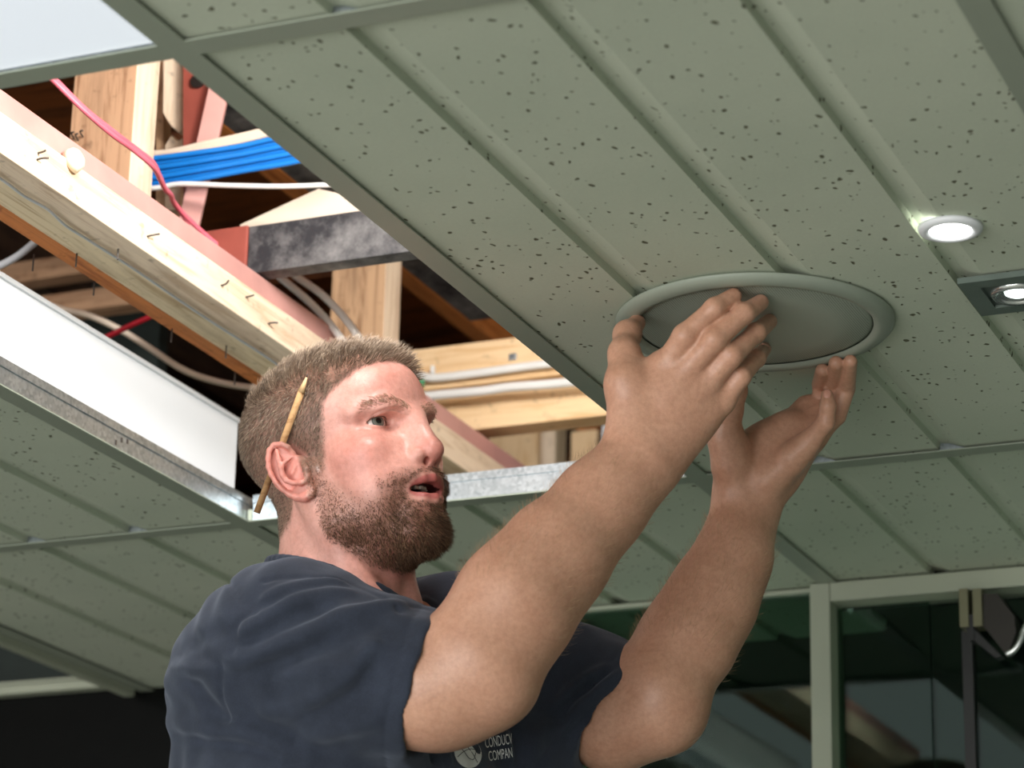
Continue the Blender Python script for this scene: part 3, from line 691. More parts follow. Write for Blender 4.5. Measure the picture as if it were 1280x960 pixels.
# neck
hcone((-22, 0, -20), (-34, 0, -110), 57, 57, 25); hcone((-34, 0, -110), (-48, 0, -200), 57, 66, 25)
hcone((-6, 62, -30), (30, 22, -165), 12, 12, 16)
hell((22, 0, -118), (12, 11, 16), 10)
hell((30, 0, -92), (36, 36, 22), 20)
# ---- ear of the near side, drawn from its outline, and a simpler far one
def epx(cx, cy, y): return hpix(320+cx/9.6, 540+cy/9.6, y)
def echain(F, pts, r, k=.0022):
    pp = [epx(*q) for q in pts]; F.chain(pp, [x*.001 for x in r], k)
ex = (epx(470, 800, -80)-epx(300, 150, -86)); ex /= np.linalg.norm(ex)
en = -HR[:, 1]*.93-HR[:, 0]*(-.30)+HR[:, 2]*.12; en -= ex*(en@ex); en /= np.linalg.norm(en); ey = np.cross(en, ex)
ER = np.stack([ex, ey, en], 1)
BODY.u(_ell(epx(330, 430, -82), (.027, .0165, .0042), ER), .004)               # plate
BODY.u(_ell(epx(600, 520, -70), (.020, .010, .010), ER), .008)                   # root
BODY.u(_ell(epx(560, 720, -77), (.010, .0105, .0048), ER), .004)               # lobe
BODY.sub(_ell(epx(470, 445, -90), (.0135, .0095, .012), ER), .003)              # bowl
BODY.sub(_ell(epx(265, 290, -92), (.011, .0058, .0056), ER), .002)              # hollow under the rim
echain(BODY, [(455, 330, -78), (440, 250, -80), (385, 180, -84), (300, 145, -87), (215, 155, -90), (160, 220, -92.5), (145, 320, -94), (150, 420, -94), (180, 510, -92.5), (235, 600, -90), (310, 680, -87), (400, 745, -83), (490, 785, -80), (590, 785, -78), (660, 740, -76), (668, 680, -75)], [1.9, 2.3, 2.5, 2.6, 2.6, 2.6, 2.6, 2.5, 2.4, 2.4, 2.6, 3.2, 3.8, 4.2, 4, 3.4], .0022)
echain(BODY, [(250, 230, -89), (270, 330, -91), (300, 430, -91.5), (318, 520, -91), (365, 585, -89), (440, 612, -86), (530, 612, -84), (600, 590, -81)], [2.2, 2.4, 2.6, 2.7, 2.6, 2.4, 2.4, 2.4], .0025)
echain(BODY, [(420, 310, -85), (360, 350, -88), (310, 400, -90)], [1.7, 1.9, 2.0], .002)
echain(BODY, [(570, 380, -78), (605, 450, -80), (622, 530, -79), (650, 620, -76)], [2.6, 3.4, 3.0, 2.6], .003)
echain(BODY, [(470, 420, -80), (430, 500, -82)], [2.2, 2.0], .003)
hell((-6, 78, -8), (17, 5, 30), 4, both=False); hcone((-24, 86, 5), (-8, 86, 22), 3, 3, 2, both=False); hcone((-24, 86, 5), (-6, 78, -32), 3, 4, 2, both=False)
# ---- eyelid opening (drawn in the head frame)
EYE = {s: HW(64, 30.5*s, 24) for s in (-1, 1)}; ER_ = .0128*HS
def eye_open(p, d):
    q = to_head(p)
    for s in (-1, 1):
        x, y, z = q[:, 0]-64, (q[:, 1]*s-31), q[:, 2]-24
        yy = np.clip(y/14.2, -1, 1); c_ = np.clip(1-np.abs(yy)**2.6, 0, 1)**.6; upz = 4.6*c_-.2-yy*.5; lo = -4.2*c_-.4-yy*.5
        g = np.maximum(np.maximum(z-upz, lo-z), np.maximum(np.maximum(y-14.6, -12-y), 3.2-y*.2-x))*.001*HS
        g = np.where((np.abs(y) < 24) & (np.abs(z) < 20) & (x > -6), g, .02).astype(f32)
        v = -g; k = .0009; hh = np.maximum(k-np.abs(d-v), 0)/k; d = np.maximum(d, v)+hh*hh*k*.25
        cz = z-(upz+3.6); r = np.sqrt(cz**2+(np.maximum(np.abs(y)-12, 0))**2)           # crease above the upper lid
        d = d+np.where((x > 4) & (np.abs(y) < 22), .0012*np.exp(-(r/1.1)**2), 0).astype(f32)
        cz = z-(lo-3.6-.10*y); r = np.sqrt(cz**2+(np.maximum(np.abs(y)-11, 0))**2)        # line under the eye
        d = d+np.where((x > 2) & (np.abs(y) < 22), .0006*np.exp(-(r/1.2)**2), 0).astype(f32)
    return d
BODY.ops.append(('f', .001, eye_open, HW(66, 0, 24), .062))
# ---- arms and hands; picture point + distance
def A(x, y, d): return P(x, y, d)
SHR, SHL = A(352, 812, 2.675), A(545, 806, 2.985)
NB = HW(-42, 0, -170)
BODY.chain([NB, SHR], [.06, .055], .04); BODY.chain([NB, SHL], [.06, .055], .04)
ELR, WRR = A(602, 842, 2.60), A(800, 578, 2.700)
nR = np.cross(WRR-ELR, FW); nR /= np.linalg.norm(nR)
BODY.chain([SHR, A(470, 850, 2.635), A(545, 856, 2.61), ELR], [.056, .048, .050, .044], .03)
BODY.u(_ell(A(548, 872, 2.612), (.070, .042, .046), np.stack([RT, UP, FW], 1)), .03)         # triceps
BODY.u(_ell(A(624, 858, 2.597), (.029, .027, .032), np.stack([RT, UP, FW], 1)), .025)            # elbow
BODY.chain([A(606, 826, 2.602), A(645, 764, 2.625), A(695, 698, 2.655), A(750, 632, 2.685), WRR], [.046, .050, .046, .040, .0355], .03)
BODY.chain([A(588, 800, 2.600), A(640, 738, 2.62), A(690, 680, 2.65)], [.034, .036, .030], .03)   # brachioradialis
# near hand (its back to the camera)
wr = A(800, 578, 2.700)
BODY.chain([wr, A(818, 545, 2.712), A(838, 505, 2.722), A(852, 478, 2.722)], [.0355, .036, .041, .036], .016, FW, .62)
for (p0, p1, r0, r1) in (((790, 560, 2.705), (830, 462, 2.716), .020, .0135), ((806, 560, 2.700), (856, 466, 2.709), .020, .0135), ((822, 560, 2.702), (882, 480, 2.712), .020, .013), ((832, 562, 2.708), (903, 502, 2.720), .020, .012)):
    BODY.u(_cone(A(*p0), A(*p1), r0, r1), .013)
zt = ZC-.0075
def tipz(x, y, r): return at_z(x, y, zt-r*.8)
fr = [.0115, .0104, .0098, .0085]
BODY.chain([A(830, 462, 2.716), A(856, 420, 2.700), A(893, 385, 2.700), tipz(917, 370, .0082)], [.0135, fr[0], .0095, .0080], .005)
BODY.chain([A(856, 466, 2.709), A(893, 425, 2.694), A(930, 392, 2.706), tipz(951, 378, .0082)], [.0135, .0112, .0098, .0080], .005)
BODY.chain([A(882, 480, 2.712), A(914, 445, 2.702), A(945, 416, 2.730), tipz(962, 402, .008)], [.013, .0108, .0094, .0078], .005)
BODY.chain([A(903, 502, 2.720), A(926, 471, 2.716), A(946, 448, 2.760), tipz(956, 436, .007)], [.012, .0094, .0084, .0068], .005)
BODY.chain([A(795, 545, 2.706), A(783, 480, 2.716), A(780, 442, 2.735), A(784, 418, 2.765), tipz(796, 404, .009)], [.026, .0195, .0135, .0118, .0088], .012)
# far arm
ELL, WRL = A(824, 882, 2.83), A(930, 648, 2.935)
BODY.chain([SHL, A(660, 850, 2.93), A(760, 880, 2.87), ELL], [.058, .056, .052, .044], .03)
BODY.u(_ell(A(830, 898, 2.832), (.027, .028, .034), np.stack([RT, UP, FW], 1)), .025)
BODY.chain([A(826, 862, 2.835), A(862, 804, 2.86), A(892, 752, 2.885), A(916, 698, 2.91), WRL], [.038, .042, .040, .035, .0315], .03)
BODY.chain([A(822, 846, 2.83), A(850, 796, 2.86), A(880, 735, 2.89)], [.030, .028, .024], .03)
BODY.chain([A(770, 905, 2.86), ELL], [.046, .038], .03)
# far hand, palm up and towards the camera
BODY.chain([WRL, A(938, 610, 2.945), A(962, 575, 2.950), A(990, 548, 2.948)], [.0315, .033, .036, .030], .016, FW, .72)
BODY.u(_cone(A(925, 625, 2.935), A(915, 560, 2.925), .021, .019), .014)            # thumb ball
BODY.u(_cone(A(960, 600, 2.925), A(1003, 562, 2.920), .019, .015), .012)              # little finger ball
BODY.chain([A(960, 560, 2.955), A(1010, 512, 2.968), A(1030, 505, 2.968)], [.022, .0135, .011], .010)
BODY.chain([A(975, 565, 2.95), A(1018, 528, 2.955), A(1040, 512, 2.952)], [.020, .0135, .011], .010)
BODY.chain([A(985, 570, 2.94), A(1016, 545, 2.94), A(1045, 520, 2.935)], [.019, .0130, .0105], .010)
BODY.chain([A(1028, 507, 2.968), A(1026, 480, 2.962), tipz(1028, 463, .008)], [.0104, .0092, .0074], .002)
BODY.chain([A(1038, 514, 2.950), A(1043, 480, 2.944), tipz(1045, 454, .008)], [.0104, .0096, .0077], .002)
BODY.chain([A(1046, 520, 2.932), A(1058, 485, 2.934), tipz(1063, 452, .008)], [.0100, .0093, .0073], .002)
BODY.chain([A(990, 572, 2.918), A(1012, 552, 2.912), A(1032, 528, 2.898), A(1035, 508, 2.894), A(1034, 494, 2.898)], [.017, .0120, .0092, .0080, .0066], .004)
BODY.chain([A(912, 580, 2.925), A(906, 545, 2.922), A(912, 512, 2.912), A(918, 488, 2.902), A(922, 470, 2.895)], [.019, .0165, .0125, .0118, .0085], .010)
import time as _t; _t0 = _t.time()
bl, bh = np.array([1e9]*3), np.array([-1e9]*3)
for op in BODY.ops:
    if op[3] is not None: bl = np.minimum(bl, np.array(op[3])-op[4]-.01); bh = np.maximum(bh, np.array(op[3])+op[4]+.01)
BV, BQ = polygonise(BODY, SKIN_H, bl, bh)
BV = relax(BV, BQ, 1, .4); BN = vnormals(BV, BQ)
print('body', len(BV), len(BQ), round(_t.time()-_t0, 1))
# ---- T-shirt: a shell that follows the torso, with open sleeves and neck
SHIRT = Field()
TF = np.array([.985, -.17, 0]); TS = np.array([.17, .985, 0]); TU = np.array([0, 0, 1.])
TRm = np.stack([TF, TS, TU], 1)
def T(f, s, u): return NB+TF*f+TS*s+TU*u
SHIRT.u(_ell(T(.005, 0, -.22), (.158, .205, .23), TRm), .03)                  # ribcage
SHIRT.u(_ell(T(.0, 0, -.44), (.16, .19, .26), TRm), .05)
SHIRT.chain([T(-.005, 0, -.028), SHR], [.058, .064], .05); SHIRT.chain([T(-.005, 0, -.028), SHL], [.058, .064], .05)
SHIRT.u(_ell(A(628, 985, 2.86), (.085, .11, .09), np.stack([RT, UP, FW], 1)), .04)   # far side of the chest
SHIRT.u(_ell(A(320, 852, 2.735), (.088, .082, .09), np.stack([RT, UP, FW], 1)), .05)   # shoulder blade
SHIRT.u(_ell(A(356, 812, 2.690), (.076, .062, .07), np.stack([RT, UP, FW], 1)), .04)
SHIRT.u(_ell(A(545, 806, 2.985), (.078, .066, .07), np.stack([RT, UP, FW], 1)), .04)
def sleeve(a, b, ra, rb, hem, nrm):
    fn, c, r = _cone(a, b+(b-a)*.35, ra, rb); nrm = np.array(nrm)/np.linalg.norm(nrm); hem = np.array(hem, f32); nf = nrm.astype(f32)
    def g(p): return np.maximum(fn(p), (p-hem)@nf)
    return g, c, r
HEM_R, HN_R = A(530, 857, 2.622), RT*.97-UP*.20-FW*.15; HN_R /= np.linalg.norm(HN_R)
HEM_L, HN_L = A(752, 882, 2.875), RT*.81-UP*.585-FW*.1; HN_L /= np.linalg.norm(HN_L)
SHIRT.chain([A(375, 808, 2.685), A(462, 850, 2.645)], [.082, .078], .03)
SHIRT.u(sleeve(A(455, 848, 2.648), HEM_R, .078, .070, HEM_R, HN_R), .02)
SHIRT.u(sleeve(A(590, 815, 2.96), HEM_L, .076, .070, HEM_L, HN_L), .03)
# collar ring in the head frame, pushed up on the side of the raised near shoulder
def zcol(t): return -122-30*np.cos(t)+32*np.maximum(0, -np.sin(t))**.7
def ring(t): return HW(-31+69*math.cos(t), 66*math.sin(t), float(zcol(t)))
RC = HW(-31, 0, -115)
def neckpos(p):
    q = to_head(p); u, v = (q[:, 0]+31)/67, q[:, 1]/64; return np.hypot(u, v), q[:, 2]-zcol(np.arctan2(v, u))
def neckpart():
    def fn(p):
        r, h = neckpos(p); return (np.maximum(np.maximum((r-1)*65-np.maximum(0, -h)*.75, h), -h-55)*.00085).astype(f32)
    return fn, RC, .16
def neckhole(rad, low):
    def fn(p):
        r, h = neckpos(p); return (np.maximum((r-rad)*65, low-h)*.0009).astype(f32)
    return fn, RC, .19
SHIRT.u(neckpart(), .018)
COLLAR = [ring(t) for t in np.linspace(0, 2*math.pi, 49)[:-1]]
def march_many(F, px, d0=2.3, d1=3.3, it=60, F2=None):
    R = np.array([ray(x, y) for x, y in px]); t = np.full(len(px), d0); live = np.ones(len(px), bool)
    for _ in range(it):
        v = F.ev((CAM+R*t[:, None]).astype(f32)); live = (np.abs(v) > 1e-4) & (t < d1)
        t = np.where(live, t+v*.75, t)
    for _ in range(14 if F2 else 0): t = t+F2.ev((CAM+R*t[:, None]).astype(f32))*.75
    return CAM+R*t[:, None]
def crease(F, px, amp, wid, fade=True):
    amp = amp*(3.0 if amp > 0 else 1.9)
    """fold along a line: amp > 0 raises a ridge, < 0 presses a valley"""
    n = max(2, int(sum(math.dist(px[i], px[i+1]) for i in range(len(px)-1))/12))
    pp = catmull(np.array([(x, y, 0) for x, y in px], float), max(2, n//(len(px)-1)))[:, :2]
    C = march_many(F, pp).astype(f32); seg = C[1:]-C[:-1]; L2 = (seg**2).sum(1)+1e-9; m = len(seg)
    am = np.sin(np.linspace(0, math.pi, m+1))**.6 if fade else np.ones(m+1)
    def fn(p, d):
        best = np.full(len(p), 1., f32); a = np.zeros(len(p), f32)
        for i in range(m):
            q = p-C[i]; t = np.clip(q@seg[i]/L2[i], 0, 1); e = q-t[:, None]*seg[i]; l = np.sqrt((e*e).sum(1)); b = l < best
            best = np.where(b, l, best); a = np.where(b, am[i]+(am[i+1]-am[i])*t, a)
        return (d-amp*a*np.exp(-(best/wid)**2)).astype(f32)
    c = (C.min(0)+C.max(0))/2; return ('f', abs(amp), fn, c, float(np.linalg.norm(C.max(0)-C.min(0))/2+3*wid))
FOLDS = [([(277, 833), (330, 815), (380, 794), (430, 770), (480, 757), (512, 756)], .0050, .0075), ([(290, 842), (335, 832), (385, 815), (435, 793), (485, 775)], -.0040, .0085),
 ([(292, 797), (330, 772), (362, 753), (405, 742), (450, 738)], .0040, .0065), ([(300, 808), (345, 786), (385, 768), (430, 755)], -.0034, .0070),
 ([(318, 756), (352, 737), (400, 727), (440, 728)], .0026, .0050), ([(330, 764), (365, 746), (410, 736)], -.0022, .0045),
 ([(476, 798), (452, 824), (423, 856), (370, 882), (320, 890)], .0044, .0080), ([(478, 828), (455, 852), (430, 872), (372, 898)], -.0040, .0085),
 ([(210, 905), (262, 914), (308, 917), (352, 932), (400, 950)], .0045, .0080), ([(214, 918), (262, 928), (310, 934), (355, 950)], -.0050, .0085),
 ([(213, 832), (243, 838), (276, 834)], .0035, .0065), ([(240, 850), (262, 880), (292, 905)], -.0030, .0080), ([(226, 812), (250, 800), (280, 790)], -.0025, .0100),
 ([(420, 905), (450, 880), (468, 862), (484, 842)], -.0030, .0090), ([(370, 925), (430, 912), (480, 900)], .0030, .0090), ([(340, 838), (400, 842), (450, 825)], .0026, .0120),
 ([(690, 886), (722, 856), (764, 830)], .0036, .0055), ([(700, 890), (735, 858), (772, 836)], -.0032, .0050), ([(690, 925), (722, 890), (756, 856), (782, 838)], .0034, .0055), ([(700, 930), (732, 895), (765, 862)], -.0030, .0050),
 ([(512, 752), (530, 750), (552, 760)], .0020, .0040), ([(508, 758), (526, 757), (545, 766)], -.0020, .0036),
 ([(562, 960), (556, 940), (552, 928)], .0030, .0045), ([(545, 960), (540, 945), (536, 934)], -.0030, .0045), ([(640, 958), (634, 925), (628, 908)], .0026, .0045), ([(650, 958), (646, 930), (640, 905)], -.0030, .0050), ([(665, 955), (672, 920), (690, 900)], .0030, .0060)]
SEAMS = [[(284, 723), (292, 738), (304, 752), (320, 766)], [(320, 764), (300, 776), (293, 796), (292, 822)], [(276, 834), (277, 862), (283, 890), (298, 918)], [(330, 728), (352, 722), (400, 721), (440, 729), (476, 746), (500, 766)]]
_base = Field(); _base.ops = list(SHIRT.ops)
SHIRT.ops += [crease(_base, *f) for f in FOLDS]+[crease(_base, s_, -.0022, .0022, False) for s_ in SEAMS]
# stitched hem a little inside each sleeve end
def hemline(hem, n, off):
    hem = hem.astype(f32); n = n.astype(f32)
    return ('f', .001, lambda p, d: (d+.0012*np.exp(-(((p-hem)@n+off)/.0016)**2)-.0008*np.exp(-(((p-hem)@n+off*.5)/.006)**2)).astype(f32), hem-n*off, .095)
def ripple(p, d):
    a = np.sin(p@np.array([61., 23, 47], f32)+2*np.sin(p@np.array([-19., 37, 13], f32)))*np.sin(p@np.array([-31., 52, -70], f32)+1.5*np.sin(p@np.array([27., 11, -41], f32)))
    b = np.sin(p@np.array([130., -70, 110], f32)+2*np.sin(p@np.array([40., 60, -30], f32)))
    return (d+.0020*a+.0004*b).astype(f32)
SHIRT.ops.append(('f', .003, ripple, None, 0))
SHIRT.ops += [hemline(HEM_R, HN_R, .017), hemline(HEM_L, HN_L, .017)]
# open the sleeves and the neck
def cav(hem, n, a, r0, r1, back=.02):
    fn, c, r = _cone(hem-a*.08, hem+a*.06, r0, r1); h_ = (hem-n*back).astype(f32); nf = n.astype(f32)
    return (lambda p: np.maximum(fn(p), -((p-h_)@nf))), c, r
aR = (HEM_R-A(370, 800, 2.685)); aR /= np.linalg.norm(aR); aL = (HEM_L-A(590, 815, 2.96)); aL /= np.linalg.norm(aL)
SHIRT.sub(cav(HEM_R, HN_R, aR, .062, .066, .02), .002); SHIRT.sub(cav(HEM_L, HN_L, aL, .064, .066, .02), .002)
SHIRT.sub(neckhole(1.10, 0), .004)
SHIRT.ops += [('u', .003)+_cone(COLLAR[i], COLLAR[(i+1) % 48], .0056, .0056) for i in range(48)]
SHIRT.sub(neckhole(.93, -12), .002)
sl, sh = np.array([1e9]*3), np.array([-1e9]*3)
for op in SHIRT.ops:
    if op[3] is not None: sl = np.minimum(sl, np.array(op[3])-op[4]-.01); sh = np.maximum(sh, np.array(op[3])+op[4]+.01)
sl[2] = max(sl[2], T(0, 0, -.5)[2])
_t0 = _t.time(); SV, SQ = polygonise(SHIRT, SHIRT_H, sl, sh); SV = relax(SV, SQ, 2, .5); print('shirt', len(SV), round(_t.time()-_t0, 1))
# ---- attributes of the skin in the head frame, then materials
Q = to_head(BV); qx, qy, qz = Q[:, 0], np.abs(Q[:, 1]), Q[:, 2]
ishead = (np.linalg.norm((BV-HW(0, 0, 10)), axis=1) < .155) | ((qz > -175) & (qz < -40) & (np.hypot(qx+30, Q[:, 1]) < 95))
def interp(v, xs, ys): return np.interp(v, xs, ys)
def hair_mask(x, y, z):
    xf = interp(z, [-30, 9, 30, 54, 68, 79, 88, 112], [24, 25, 31, 40, 58, 72, 88, 98])
    zl = interp(x, [-100, -85, -60, -38, -28, -24, -8, 2, 8, 26], [-52, -56, -58, -50, -30, 22, 22, 8, -14, -18])
    return sstep(xf-x, -4, 7)*sstep(z-zl, -4, 10)
def beard_mask(x, y, z):
    zu = interp(x, [4, 14, 24, 36, 50, 64, 76, 86, 100], [10, 4, -10, -26, -40, -46, -38, -31, -27.5])
    zl = interp(x, [-5, 5, 18, 34, 52, 66, 90], [-60, -72, -88, -112, -128, -126, -124])
    m = sstep(zu-z, -9, 20)*sstep(z-zl, -4, 10)*sstep(x, 6, 16)
    lip = sstep(np.hypot(y/29, (z+48.5)/15.5), .93, 1.12)                 # bare lips
    soul = 1-.75*np.exp(-((y-13)/7)**2-((z+69)/5)**2)                        # sparse patches beside the tuft under the lip
    nostr = sstep(-z, 26, 29)
    return m*np.where(x > 55, lip, 1)*np.where(x > 80, nostr, 1)*soul
hmask = np.where(ishead, hair_mask(qx, qy, qz), 0); bmask = np.where(ishead, beard_mask(qx, qy, qz), 0)
bd = lambda a, b, r: np.exp(-(np.linalg.norm((np.stack([qx, qy, qz], 1)-np.array(a))/np.array(b), axis=1)/r)**2)
lipm = np.where(ishead & (qx > 72), 1-sstep(np.hypot(qy/27.5, (qz+48.5)/13.6), .86, 1.04), 0)
redm = np.where(ishead, np.clip(.75*bd((62, 50, -10), (1, 1, 1), 30)+.9*bd((110, 0, -14), (1, 1, 1), 16)+.5*bd((40, 0, -110), (1, 1, 1), 60)+.35*bd((70, 20, 70), (1, 1, 1), 40), 0, 1), 0)
eard = np.where((Q[:, 1] < -74) & (np.hypot(qx+6, qz+8) < 42) & (qx < 8), 1, 0); redm = np.maximum(redm, eard*.62)
mouth = np.where(ishead & (qx < 93) & (qx > 60) & (np.hypot(qy/20, (qz+48.5)/6.5) < 1.1), 1., 0)
facem = ishead.astype(float)
me = np_mesh('person', BV, BQ)
for nm, val in (('face', facem), ('hair_root', hmask), ('beard_root', bmask), ('lip', lipm), ('red', redm), ('mouth', mouth)): attr(me, nm, val)
def skin_mat():
    t = NT('skin'); t.set(Roughness=.40, Specular_IOR_Level=.5, Subsurface_Weight=.12, Subsurface_Scale=.006)
    t.b.inputs['Subsurface Radius'].default_value = (1, .35, .2)
    def at(n): a = t.n('ShaderNodeAttribute'); a.attribute_name = n; return a.outputs['Fac']
    co = t.n('ShaderNodeTexCoord'); n1 = t.n('ShaderNodeTexNoise', Scale=38., Detail=6., Roughness=.6); t.l(co, n1, 3, 0)
    n2 = t.n('ShaderNodeTexNoise', Scale=9., Detail=4.); t.l(co, n2, 3, 0)
    n3 = t.n('ShaderNodeTexNoise', Scale=900., Detail=3.); t.l(co, n3, 3, 0)
    arm = t.ramp(n1, [(.25, lin(196, 146, 120)), (.75, lin(210, 162, 136))]); face = t.ramp(n1, [(.25, lin(222, 160, 144)), (.75, lin(234, 180, 166))])
    c = t.mix(at('face'), arm.outputs[0], face.outputs[0])
    rm = t.n('ShaderNodeMath', _operation='MULTIPLY'); t.t.links.new(at('red'), rm.inputs[0]); r2 = t.ramp(n2, [(.25, (.45,)*3), (.7, (1,)*3)]); t.l(r2, rm, 0, 1)
    c = t.mix(rm.outputs[0], c, lin(206, 112, 100))
    c = t.mix(at('lip'), c, lin(194, 110, 104))
    st = t.n('ShaderNodeMath', _operation='MULTIPLY'); t.t.links.new(at('beard_root'), st.inputs[0]); st.inputs[1].default_value = .5
    c = t.mix(st.outputs[0], c, lin(122, 84, 62))
    sh = t.n('ShaderNodeMath', _operation='MULTIPLY'); t.t.links.new(at('hair_root'), sh.inputs[0]); sh.inputs[1].default_value = .78
    c = t.mix(sh.outputs[0], c, lin(112, 88, 70))
    c = t.mix(at('mouth'), c, lin(60, 18, 18))
    pz = t.n('ShaderNodeTexNoise', Scale=190., Detail=5., Roughness=.7); t.l(co, pz, 3, 0); pr = t.ramp(pz, [(.3, (.80, .76, .74)), (.6, (1, 1, 1))])
    t.base(t.mix(.8, c, pr.outputs[0], 'MULTIPLY'))
    n1b = t.n('ShaderNodeTexNoise', Scale=260., Detail=4., Roughness=.65); t.l(co, n1b, 3, 0)
    mx = t.n('ShaderNodeMath', _operation='MULTIPLY_ADD'); t.l(n3, mx, 0, 0); mx.inputs[1].default_value = .5; t.l(n1b, mx, 0, 2)
    t.bump(mx, .35, .0009); return t.m
man = link('person', me, skin_mat(), None)
tag(man, 'bearded man in dark navy t-shirt reaching up to fit a ceiling speaker', 'person')
def cloth_mat():
    t = NT('navy_jersey'); t.set(Roughness=.95, Specular_IOR_Level=.15, Sheen_Weight=.35, Sheen_Roughness=.5)
    t.b.inputs['Sheen Tint'].default_value = (.5, .56, .68, 1)
    co = t.n('ShaderNodeTexCoord'); n1 = t.n('ShaderNodeTexNoise', Scale=26., Detail=6., Roughness=.7); t.l(co, n1, 3, 0)
    n2 = t.n('ShaderNodeTexNoise', Scale=700., Detail=2.); t.l(co, n2, 3, 0)
    r = t.ramp(n1, [(.3, lin(48, 53, 64)), (.7, lin(60, 66, 80))]); t.base(t.mix(.35, r.outputs[0], n2.outputs[0], 'MULTIPLY'))
    mx = t.n('ShaderNodeMath', _operation='MULTIPLY_ADD'); t.l(n2, mx, 0, 0); mx.inputs[1].default_value = .3; t.l(n1, mx, 0, 2)
    t.bump(mx, .3, .0015); return t.m
M['jersey'] = cloth_mat()
shirt = link('tshirt', np_mesh('tshirt', SV, SQ), M['jersey'], man); shirt['label'] = 'dark navy t-shirt with white chest logo'
# eyes
def eye_mat():
    t = NT('eye'); t.set(Roughness=.06, Specular_IOR_Level=.6)
    co = t.n('ShaderNodeTexCoord'); sp_ = t.n('ShaderNodeSeparateXYZ'); t.l(co, sp_, 3, 0)
    dv = t.n('ShaderNodeMath', _operation='DIVIDE'); t.l(sp_, dv, 2, 0); dv.inputs[1].default_value = ER_
    nz = t.n('ShaderNodeTexNoise', Scale=600., Detail=3.); t.l(co, nz, 3, 0)
    r = t.ramp(dv, [(.82, lin(222, 208, 200)), (.86, lin(72, 78, 76)), (.895, lin(122, 130, 124)), (.965, lin(108, 110, 98)), (.972, (.004, .004, .004))])
    t.base(r.outputs[0]); return t.m
em = eye_mat()
for s in (-1, 1):
    bm = bmesh.new(); bmesh.ops.create_uvsphere(bm, u_segments=40, v_segments=32, radius=ER_)
    gaze = Vector(RT*.52+UP*.37-FW*.77)
    link('eye', bm_mesh(bm), em, man, Matrix.Translation(EYE[s]) @ gaze.to_track_quat('Z', 'Y').to_matrix().to_4x4(), True)
# upper teeth
bm = bmesh.new()
for i in range(-4, 5):
    w_ = 7.6 if abs(i) < 2 else 6.2; y = i*7.0; x = 88-abs(i)**1.6*1.5
    c = HW(x-3, y*.86, -41.0); mat = Matrix.Translation(c) @ Matrix((HR[:, 0], HR[:, 1], HR[:, 2])).transposed().to_4x4()
    b = box_bm(.005, w_*.00088, .0095, .0014, 2); b.transform(mat); tmp = bm_mesh(b); bm.from_mesh(tmp)
link('teeth', bm_mesh(bm), plain('tooth_enamel', lin(214, 204, 188), .25), man, None, True)
# ---- hair made of single tapering strands
def strands(name, root, d0, d1, L, rad, mat, parent, seg=3):
    """root (n,3), start and end directions, lengths; three-sided tapering strands joined in one mesh"""
    n = len(root); t = np.linspace(0, 1, seg+1); P_ = np.zeros((n, seg+1, 3)); P_[:, 0] = root
    for i in range(seg):
        tt = (i+.5)/seg; d = d0*(1-tt)+d1*tt; d = d/(np.linalg.norm(d, axis=1)[:, None]+1e-9); P_[:, i+1] = P_[:, i]+d*(L/seg)[:, None]
    ax = d0+d1; ax /= np.linalg.norm(ax, axis=1)[:, None]+1e-9
    a = np.cross(ax, np.array([.3, .2, .93])); a /= np.linalg.norm(a, axis=1)[:, None]+1e-9; b = np.cross(ax, a)
    prof = np.array([1, .95, .75, .5, .3][:seg]); V = []
    for i in range(seg):
        for k in range(3):
            th = 2*math.pi*k/3; V.append(P_[:, i]+(a*math.cos(th)+b*math.sin(th))*(rad*prof[i])[:, None] if np.ndim(rad) else P_[:, i]+(a*math.cos(th)+b*math.sin(th))*rad*prof[i])
    V.append(P_[:, seg]); V = np.stack(V, 1); nv = V.shape[1]; F_ = []
    for i in range(seg-1):
        for k in range(3):
            k2 = (k+1) % 3; F_ += [[i*3+k, i*3+k2, (i+1)*3+k2], [i*3+k, (i+1)*3+k2, (i+1)*3+k]]
    for k in range(3): F_.append([(seg-1)*3+k, (seg-1)*3+(k+1) % 3, nv-1])
    F_ = np.array(F_)[None]+(np.arange(n)*nv)[:, None, None]
    m_ = np_mesh(name, V.reshape(-1, 3), F_.reshape(-1, 3))
    attr(m_, 'tone', np.repeat(rng.random(n), nv)); attr(m_, 'along', np.tile(np.concatenate([np.repeat(np.arange(seg)/seg, 3), [1.]]), n))
    return link(name, m_, mat, parent)
def hair_mat(name, dark, mid, light):
    t = NT(name); t.set(Roughness=.42, Specular_IOR_Level=.4)
    a = t.n('ShaderNodeAttribute'); a.attribute_name = 'tone'; r = t.ramp(a, [(.0, dark), (.55, mid), (1, light)], 2); t.base(r.outputs[0]); return t.m
hm_ = hair_mat('brown_hair', lin(74, 60, 50), lin(130, 110, 92), lin(184, 164, 142))
bm_ = hair_mat('brown_beard', lin(64, 46, 34), lin(116, 86, 64), lin(176, 140, 108))
fq = BV[BQ].mean(1); fa = np.linalg.norm(np.cross(BV[BQ[:, 2]]-BV[BQ[:, 0]], BV[BQ[:, 3]]-BV[BQ[:, 1]]), axis=1)/2; fn_ = BN[BQ].mean(1); fn_ /= np.linalg.norm(fn_, axis=1)[:, None]
def scatter(wgt, n):
    p = wgt*fa; p = p/p.sum(); idx = rng.choice(len(p), n, p=p); u = rng.random((n, 2)); q = BV[BQ[idx]]
    pt = q[:, 0]*((1-u[:, :1])*(1-u[:, 1:]))+q[:, 1]*(u[:, :1]*(1-u[:, 1:]))+q[:, 2]*(u[:, :1]*u[:, 1:])+q[:, 3]*((1-u[:, :1])*u[:, 1:])
    return idx, pt, fn_[idx]
